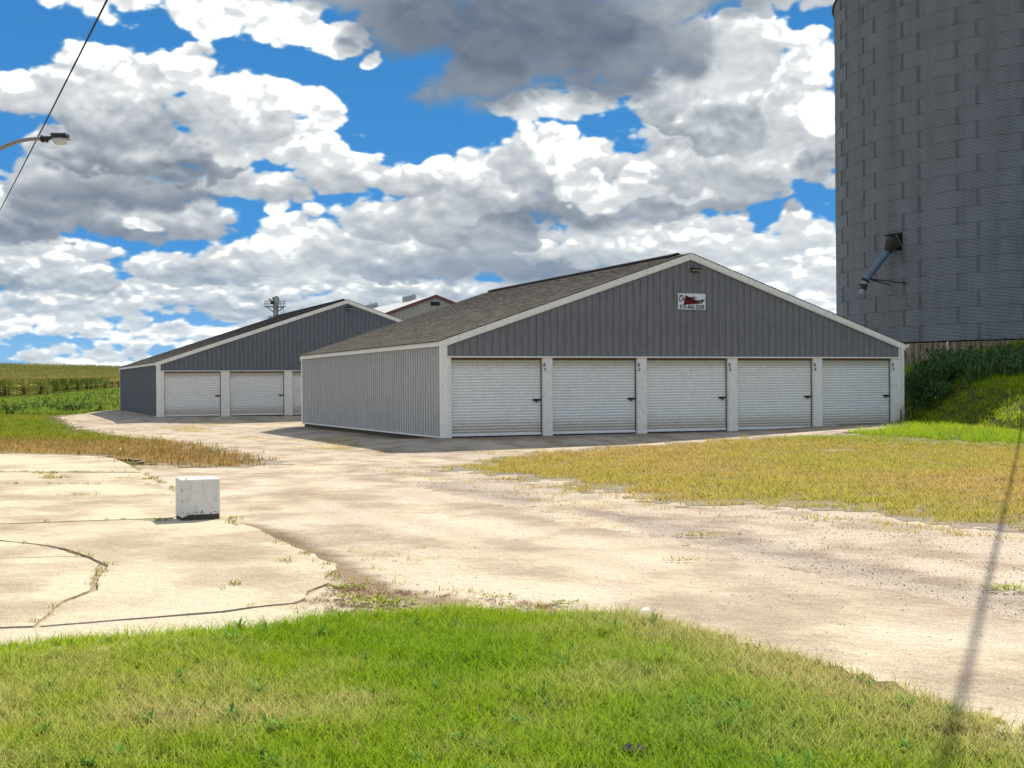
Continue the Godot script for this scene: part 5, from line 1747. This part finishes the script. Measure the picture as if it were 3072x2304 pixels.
func concrete_apron() -> void:
	var root := Node3D.new()
	root.name = numbered("concrete_apron")
	add_child(root)
	root.set_meta("kind", "structure")
	var tops := [0.034, 0.038, 0.033, 0.036, 0.034, 0.036, 0.043, 0.025]
	for s in SLABS.size():
		var raw: Array = SLABS[s]
		var outline := PackedVector2Array()
		for k in raw.size():
			var a := Vector2(raw[k][0], raw[k][1])
			var b := Vector2(raw[(k + 1) % raw.size()][0], raw[(k + 1) % raw.size()][1])
			var n := maxi(1, int(a.distance_to(b) / 0.12)) if a.x > -9.5 and a.distance_to(b) < 12.5 else 4
			for q in n:
				var p := a.lerp(b, float(q) / n)
				p += Vector2(grain.get_noise_2d(p.x * 130.0, p.y * 130.0 + s * 77.0), grain.get_noise_2d(p.x * 130.0 + 400.0, p.y * 130.0 + s * 77.0)) * 0.02
				outline.append(p)
		if Geometry2D.is_polygon_clockwise(outline):
			outline.reverse()
		var ids := Geometry2D.triangulate_polygon(outline)
		var st := begin()
		var top: float = tops[s]
		var tilt := Vector2(rng.randf_range(-0.0012, 0.0012), rng.randf_range(-0.0012, 0.0012))
		var up := func(p: Vector2, dn: float) -> Vector3:
			return Vector3(p.x, top - dn + tilt.dot(p - outline[0]) + 0.0 * height(p.x, p.y), -p.y)
		for k in range(0, ids.size(), 3):
			tri(st, (up as Callable).call(outline[ids[k]], 0.0), (up as Callable).call(outline[ids[k + 1]], 0.0), (up as Callable).call(outline[ids[k + 2]], 0.0))
		for k in outline.size():
			var p := outline[k]
			var q := outline[(k + 1) % outline.size()]
			quad(st, (up as Callable).call(p, 0.16), (up as Callable).call(q, 0.16), (up as Callable).call(q, 0.0), (up as Callable).call(p, 0.0))
		obj("slab", st, M.slab[s % 3], root)

# ---------- plants ----------
func tuft(blades: int, h0: float, h1: float, spread: float, width: float, lean: float, tones: Array) -> ArrayMesh:
	var st := begin()
	for k in blades:
		var r := sqrt(rng.randf()) * spread
		var a := rng.randf() * TAU
		var p := Vector3(cos(a) * r, -0.01, sin(a) * r)
		var b := rng.randf() * TAU
		var out := Vector3(cos(b), 0, sin(b))
		var side := Vector3(-out.z, 0, out.x) * width * 0.5 * rng.randf_range(0.7, 1.3)
		var h := rng.randf_range(h0, h1)
		var le := h * lean * rng.randf_range(0.3, 1.3)
		var m1 := p + Vector3.UP * h * 0.55 + out * le * 0.35
		var m2 := p + Vector3.UP * h + out * le
		var up := Vector3(0, 0.8, 0)
		st.set_color(tones[rng.randi() % tones.size()] * rng.randf_range(0.75, 1.25))
		var n := (side.cross(m1 - p).normalized() + up).normalized()
		var n2 := (side.cross(m2 - m1).normalized() + up).normalized()
		var v := [p - side, p + side, m1 + side * 0.8, m1 - side * 0.8, m2]
		for q: int in [0, 2, 1, 0, 3, 2, 3, 4, 2]:
			st.set_normal(n if q < 2 else n2)
			st.add_vertex(v[q])
	return st.commit()

func leaf_strip(st: SurfaceTool, root: Vector3, dir: Vector3, length: float, rise: float, droop: float, width: float, segs := 4) -> void:
	var side := Vector3(-dir.z, 0, dir.x).normalized()
	var last := []
	for k in segs + 1:
		var f := float(k) / segs
		var c := root + dir * length * f * (1.0 - 0.25 * f * droop) + Vector3.UP * (rise * f - droop * length * f * f * 0.75)
		var w := width * (0.5 + 1.2 * f) * (1.0 - f) * 1.6 + width * 0.04
		var now := [c - side * w * 0.5, c + side * w * 0.5]
		if k > 0:
			var n: Vector3 = ((now[0] + now[1] - last[0] - last[1]).cross(side)).normalized()
			if n.y < 0.0:
				n = -n
			var v := [last[0], last[1], now[1], now[0]]
			var g := (v[1] - v[0]).cross(v[2] - v[0]) as Vector3
			var order := [0, 1, 2, 0, 2, 3] if g.dot(n) < 0.0 else [0, 2, 1, 0, 3, 2]
			for q: int in order:
				st.set_normal(n)
				st.add_vertex(v[q])
		last = now

func corn_plant(dry: float) -> ArrayMesh:
	var st := begin()
	var h := 2.25
	var green := Color(0.105, 0.185, 0.014)
	var tan := Color(0.34, 0.305, 0.105)
	st.set_color(green.lerp(tan, clampf(dry + 0.15, 0.0, 1.0)))
	tube(st, [Vector3.ZERO, Vector3(0.02, h, 0.0)], [0.014, 0.007], 4, false)
	var a := rng.randf() * TAU
	for k in 11:
		var y := 0.25 + k * 0.175
		a += PI + rng.randf_range(-0.5, 0.5)
		var t := clampf(dry * 1.15 + (0.5 if k < 2 else 0.0) + 0.22 * smoothstep(6.0, 11.0, float(k)) + rng.randf_range(-0.25, 0.25), 0.0, 1.0)
		st.set_color(green.lerp(tan, t) * rng.randf_range(0.55, 1.35))
		leaf_strip(st, Vector3(0, y, 0), Vector3(cos(a), 0, sin(a)), rng.randf_range(0.5, 0.78) * (1.0 - 0.03 * k), rng.randf_range(0.2, 0.42), rng.randf_range(0.35, 0.95), 0.10)
	st.set_color(tan.lerp(Color(0.20, 0.22, 0.05), rng.randf() * 0.8))
	for k in 6:
		a = rng.randf() * TAU
		leaf_strip(st, Vector3(0.02, h - 0.02, 0), Vector3(cos(a), 0, sin(a)), 0.16, 0.26, 0.4, 0.02, 2)
	st.set_color(tan.lerp(green, 0.35 * (1.0 - dry)))
	tube(st, [Vector3(0.02, 1.05, 0.02), Vector3(0.08, 1.18, 0.05), Vector3(0.10, 1.30, 0.06)], [0.012, 0.032, 0.008], 5, false)
	return st.commit()

func broad_weed(h: float, leaves: int, tones: Array, w := 0.06) -> ArrayMesh:
	var st := begin()
	for s in 3:
		var a := rng.randf() * TAU
		var foot := Vector3(cos(a), 0, sin(a)) * rng.randf() * 0.12 * h
		var tip := foot + Vector3(cos(a) * 0.22 * h, h * rng.randf_range(0.7, 1.0), sin(a) * 0.22 * h)
		st.set_color(tones[0] * 0.9)
		tube(st, [foot, tip], [0.008, 0.004], 4, false)
		for k in leaves:
			var f := rng.randf_range(0.12, 1.0)
			var b := rng.randf() * TAU
			st.set_color(tones[rng.randi() % tones.size()] * rng.randf_range(0.75, 1.25))
			leaf_strip(st, foot.lerp(tip, f), Vector3(cos(b), 0, sin(b)), rng.randf_range(0.12, 0.24) * (0.6 + 0.5 * h), rng.randf_range(0.0, 0.14), rng.randf_range(0.1, 0.8), w * rng.randf_range(0.7, 1.3), 3)
	return st.commit()

func bush_crown(rx: float, ry: float, n: int, tones: Array, leaf: float) -> SurfaceTool:
	var st := begin()
	for k in n:
		var a := rng.randf() * TAU
		var u := rng.randf_range(-0.25, 1.0)
		var r := pow(rng.randf(), 0.45) * (0.82 + 0.3 * grain.get_noise_2d(a * 60.0, u * 90.0))
		var p := Vector3(cos(a) * sqrt(1.0 - u * u) * rx, (u + 0.25) * ry / 1.25, sin(a) * sqrt(1.0 - u * u) * rx) * r + Vector3(0, 0.1 * ry, 0)
		var b := rng.randf() * TAU
		st.set_color(tones[rng.randi() % tones.size()] * rng.randf_range(0.7, 1.3))
		leaf_strip(st, p, Vector3(cos(b), rng.randf_range(-0.3, 0.5), sin(b)), leaf * rng.randf_range(0.7, 1.4), 0.03, rng.randf_range(0.0, 0.7), leaf * 0.55, 2)
	return st

func scatter(called: String, mesh: Mesh, m: Material, where: Array, tints: PackedColorArray, parent: Node = null) -> MultiMeshInstance3D:
	var mm := MultiMesh.new()
	mm.transform_format = MultiMesh.TRANSFORM_3D
	mm.use_colors = true
	mm.mesh = mesh
	mm.instance_count = where.size()
	for k in where.size():
		mm.set_instance_transform(k, where[k])
		mm.set_instance_color(k, tints[k])
	var o := MultiMeshInstance3D.new()
	o.multimesh = mm
	o.material_override = m
	if parent:
		o.name = called
		parent.add_child(o, true)
	else:
		o.name = numbered(called)
		add_child(o)
	o.set_meta("kind", "stuff")
	return o

# plants over an area: kinds of mesh, how many per square metre, tint by place
func grow(called: String, area: PackedVector2Array, per_m2: Callable, most: float, kinds: Array, m: Material, tint: Callable, size: Vector2, ragged: float, lift: float, label: String, category: String) -> void:
	var bounds := Rect2(area[0], Vector2.ZERO)
	for p in area:
		bounds = bounds.expand(p)
	var total := int(bounds.get_area() * most)
	var where := []
	var tints := []
	for k in kinds.size():
		where.append([])
		tints.append(PackedColorArray())
	for k in total:
		var p := Vector2(bounds.position.x + rng.randf() * bounds.size.x, bounds.position.y + rng.randf() * bounds.size.y)
		if rng.randf() * most > (per_m2 as Callable).call(p.x, p.y):
			continue
		var w := p + Vector2(grain.get_noise_2d(p.x * 40.0, p.y * 40.0), grain.get_noise_2d(p.x * 40.0 + 300.0, p.y * 40.0)) * ragged + Vector2(rng.randfn(), rng.randfn()) * ragged * 0.3
		if not Geometry2D.is_point_in_polygon(w, area):
			continue
		var s := rng.randf_range(size.x, size.y) * (1.0 + 0.45 * grain.get_noise_2d(p.x * 38.0 - 70.0, p.y * 38.0))
		var kk := rng.randi() % kinds.size()
		var b := Basis(Vector3.UP, rng.randf() * TAU).scaled(Vector3(s, s * rng.randf_range(0.85, 1.15), s))
		where[kk].append(Transform3D(b, Vector3(p.x, height(p.x, p.y) + lift, -p.y)))
		tints[kk].append((tint as Callable).call(p.x, p.y))
	var root: Node3D = null
	if kinds.size() > 1:
		root = Node3D.new()
		root.name = numbered(called)
		add_child(root)
		tag(root, label, category, "", "stuff")
	for k in kinds.size():
		if where[k].size() == 0:
			continue
		var o := scatter(called if root == null else "growth", kinds[k], m, where[k], tints[k], root)
		if root == null:
			tag(o, label, category, "", "stuff")

func patch(x: float, d: float, px: float, pd: float, rx: float, rd: float) -> float:
	return exp(-pow((x - px) / rx, 2.0) - pow((d - pd) / rd, 2.0))

func lawn_tint(x: float, d: float) -> Color:
	var f := broad.get_noise_2d(x * 26.0, d * 20.0)
	var g := grain.get_noise_2d(x * 90.0, d * 90.0)
	var t := clampf(0.20 + 0.8 * f + 0.55 * g, 0.0, 0.8)
	# straw patches
	t += 0.8 * patch(x, d, -1.55, 6.55, 0.55, 0.22) + 0.5 * patch(x, d, -0.9, 6.9, 0.3, 0.12) + 0.45 * patch(x, d, -2.3, 5.75, 0.35, 0.15) + 0.5 * patch(x, d, 0.75, 7.4, 0.5, 0.35) + 0.35 * patch(x, d, 1.3, 6.3, 0.6, 0.5)
	# drier along the drive on the right, greener along the slabs
	t += 0.55 * smoothstep(0.9, 0.05, near_line(Vector2(x, d), [[0.84, 9.5], [1.28, 8.94], [1.56, 8.33], [1.87, 7.84], [2.06, 7.29], [2.35, 6.59], [2.48, 6.14], [2.9, 5.2]]))
	t -= 0.5 * smoothstep(0.8, 0.1, near_line(Vector2(x, d), [[-3.44, 8.44], [-1.42, 9.4], [-0.39, 9.74], [0.3, 9.5]]))
	t = clampf(t, 0.0, 1.0)
	var c := Color(0.24, 0.40, 0.010).lerp(Color(0.43, 0.52, 0.022), clampf(0.5 + f, 0.0, 1.0))
	return c.lerp(Color(0.60, 0.52, 0.24), t * 0.9)

func dry_tint(x: float, d: float) -> Color:
	var f := 0.5 + 0.7 * broad.get_noise_2d(x * 11.0, d * 8.0)
	var g := 0.5 + 0.7 * grain.get_noise_2d(x * 50.0, d * 50.0)
	var c := Color(0.62, 0.46, 0.155).lerp(Color(0.42, 0.275, 0.085), clampf(g, 0.0, 1.0))
	c = c.lerp(Color(0.42, 0.40, 0.06), clampf(f * 1.2 - 0.25, 0.0, 0.75))
	c = c.lerp(Color(0.27, 0.38, 0.02), smoothstep(3.0, 0.2, near_line(Vector2(x, d), [[8.5, 35.4], [10.68, 34.6], [12.1, 33.5], [13.4, 33.2], [20.0, 31.0]])) * 0.85)
	return c

func left_tint(x: float, d: float) -> Color:
	var f := 0.5 + 0.7 * broad.get_noise_2d(x * 8.0, d * 5.0)
	var brown := Color(0.50, 0.36, 0.13).lerp(Color(0.30, 0.19, 0.075), clampf(f, 0.0, 1.0))
	var green := Color(0.17, 0.26, 0.015).lerp(Color(0.27, 0.29, 0.03), clampf(f, 0.0, 1.0))
	return brown.lerp(green, smoothstep(40.0, 45.5, d + 3.0 * broad.get_noise_2d(x * 6.0, d * 3.0)))

func hill_tint(x: float, d: float) -> Color:
	var f := 0.5 + 0.7 * broad.get_noise_2d(x * 12.0, d * 12.0)
	return Color(0.21, 0.36, 0.010).lerp(Color(0.38, 0.46, 0.018), clampf(f, 0.0, 1.0))

func clump(x: float, d: float, h: float, w: float, tones: Array, label: String, called := "weed_clump", n := 26) -> void:
	var st := begin()
	for k in n:
		var a := rng.randf() * TAU
		var r := sqrt(rng.randf())
		st.set_color(tones[rng.randi() % tones.size()] * rng.randf_range(0.8, 1.2))
		var b := a + rng.randf_range(-0.7, 0.7)
		leaf_strip(st, Vector3(cos(a) * r * w, 0.0, sin(a) * r * w * 0.55), Vector3(cos(b), 0, sin(b)), h * rng.randf_range(0.8, 1.6), h * rng.randf_range(0.5, 1.1), rng.randf_range(0.3, 0.8), 0.013 + 0.04 * h, 3)
	var o := obj(called, st, M.leaf)
	o.position = Vector3(x, height(x, d) + 0.03, -d)
	tag(o, label, "weed")

func pebble(seed_no: int) -> ArrayMesh:
	var st := begin()
	var v := []
	var top := Vector3(0, rng.randf_range(0.5, 0.8), 0)
	for k in 6:
		var a := TAU * k / 6.0
		v.append(Vector3(cos(a) * rng.randf_range(0.7, 1.1), rng.randf_range(-0.1, 0.15), sin(a) * rng.randf_range(0.6, 1.0)))
	st.set_color(Color.WHITE)
	for k in 6:
		tri(st, v[(k + 1) % 6], v[k], top)
		tri(st, v[k], v[(k + 1) % 6], Vector3(0, -0.4, 0))
	return st.commit()
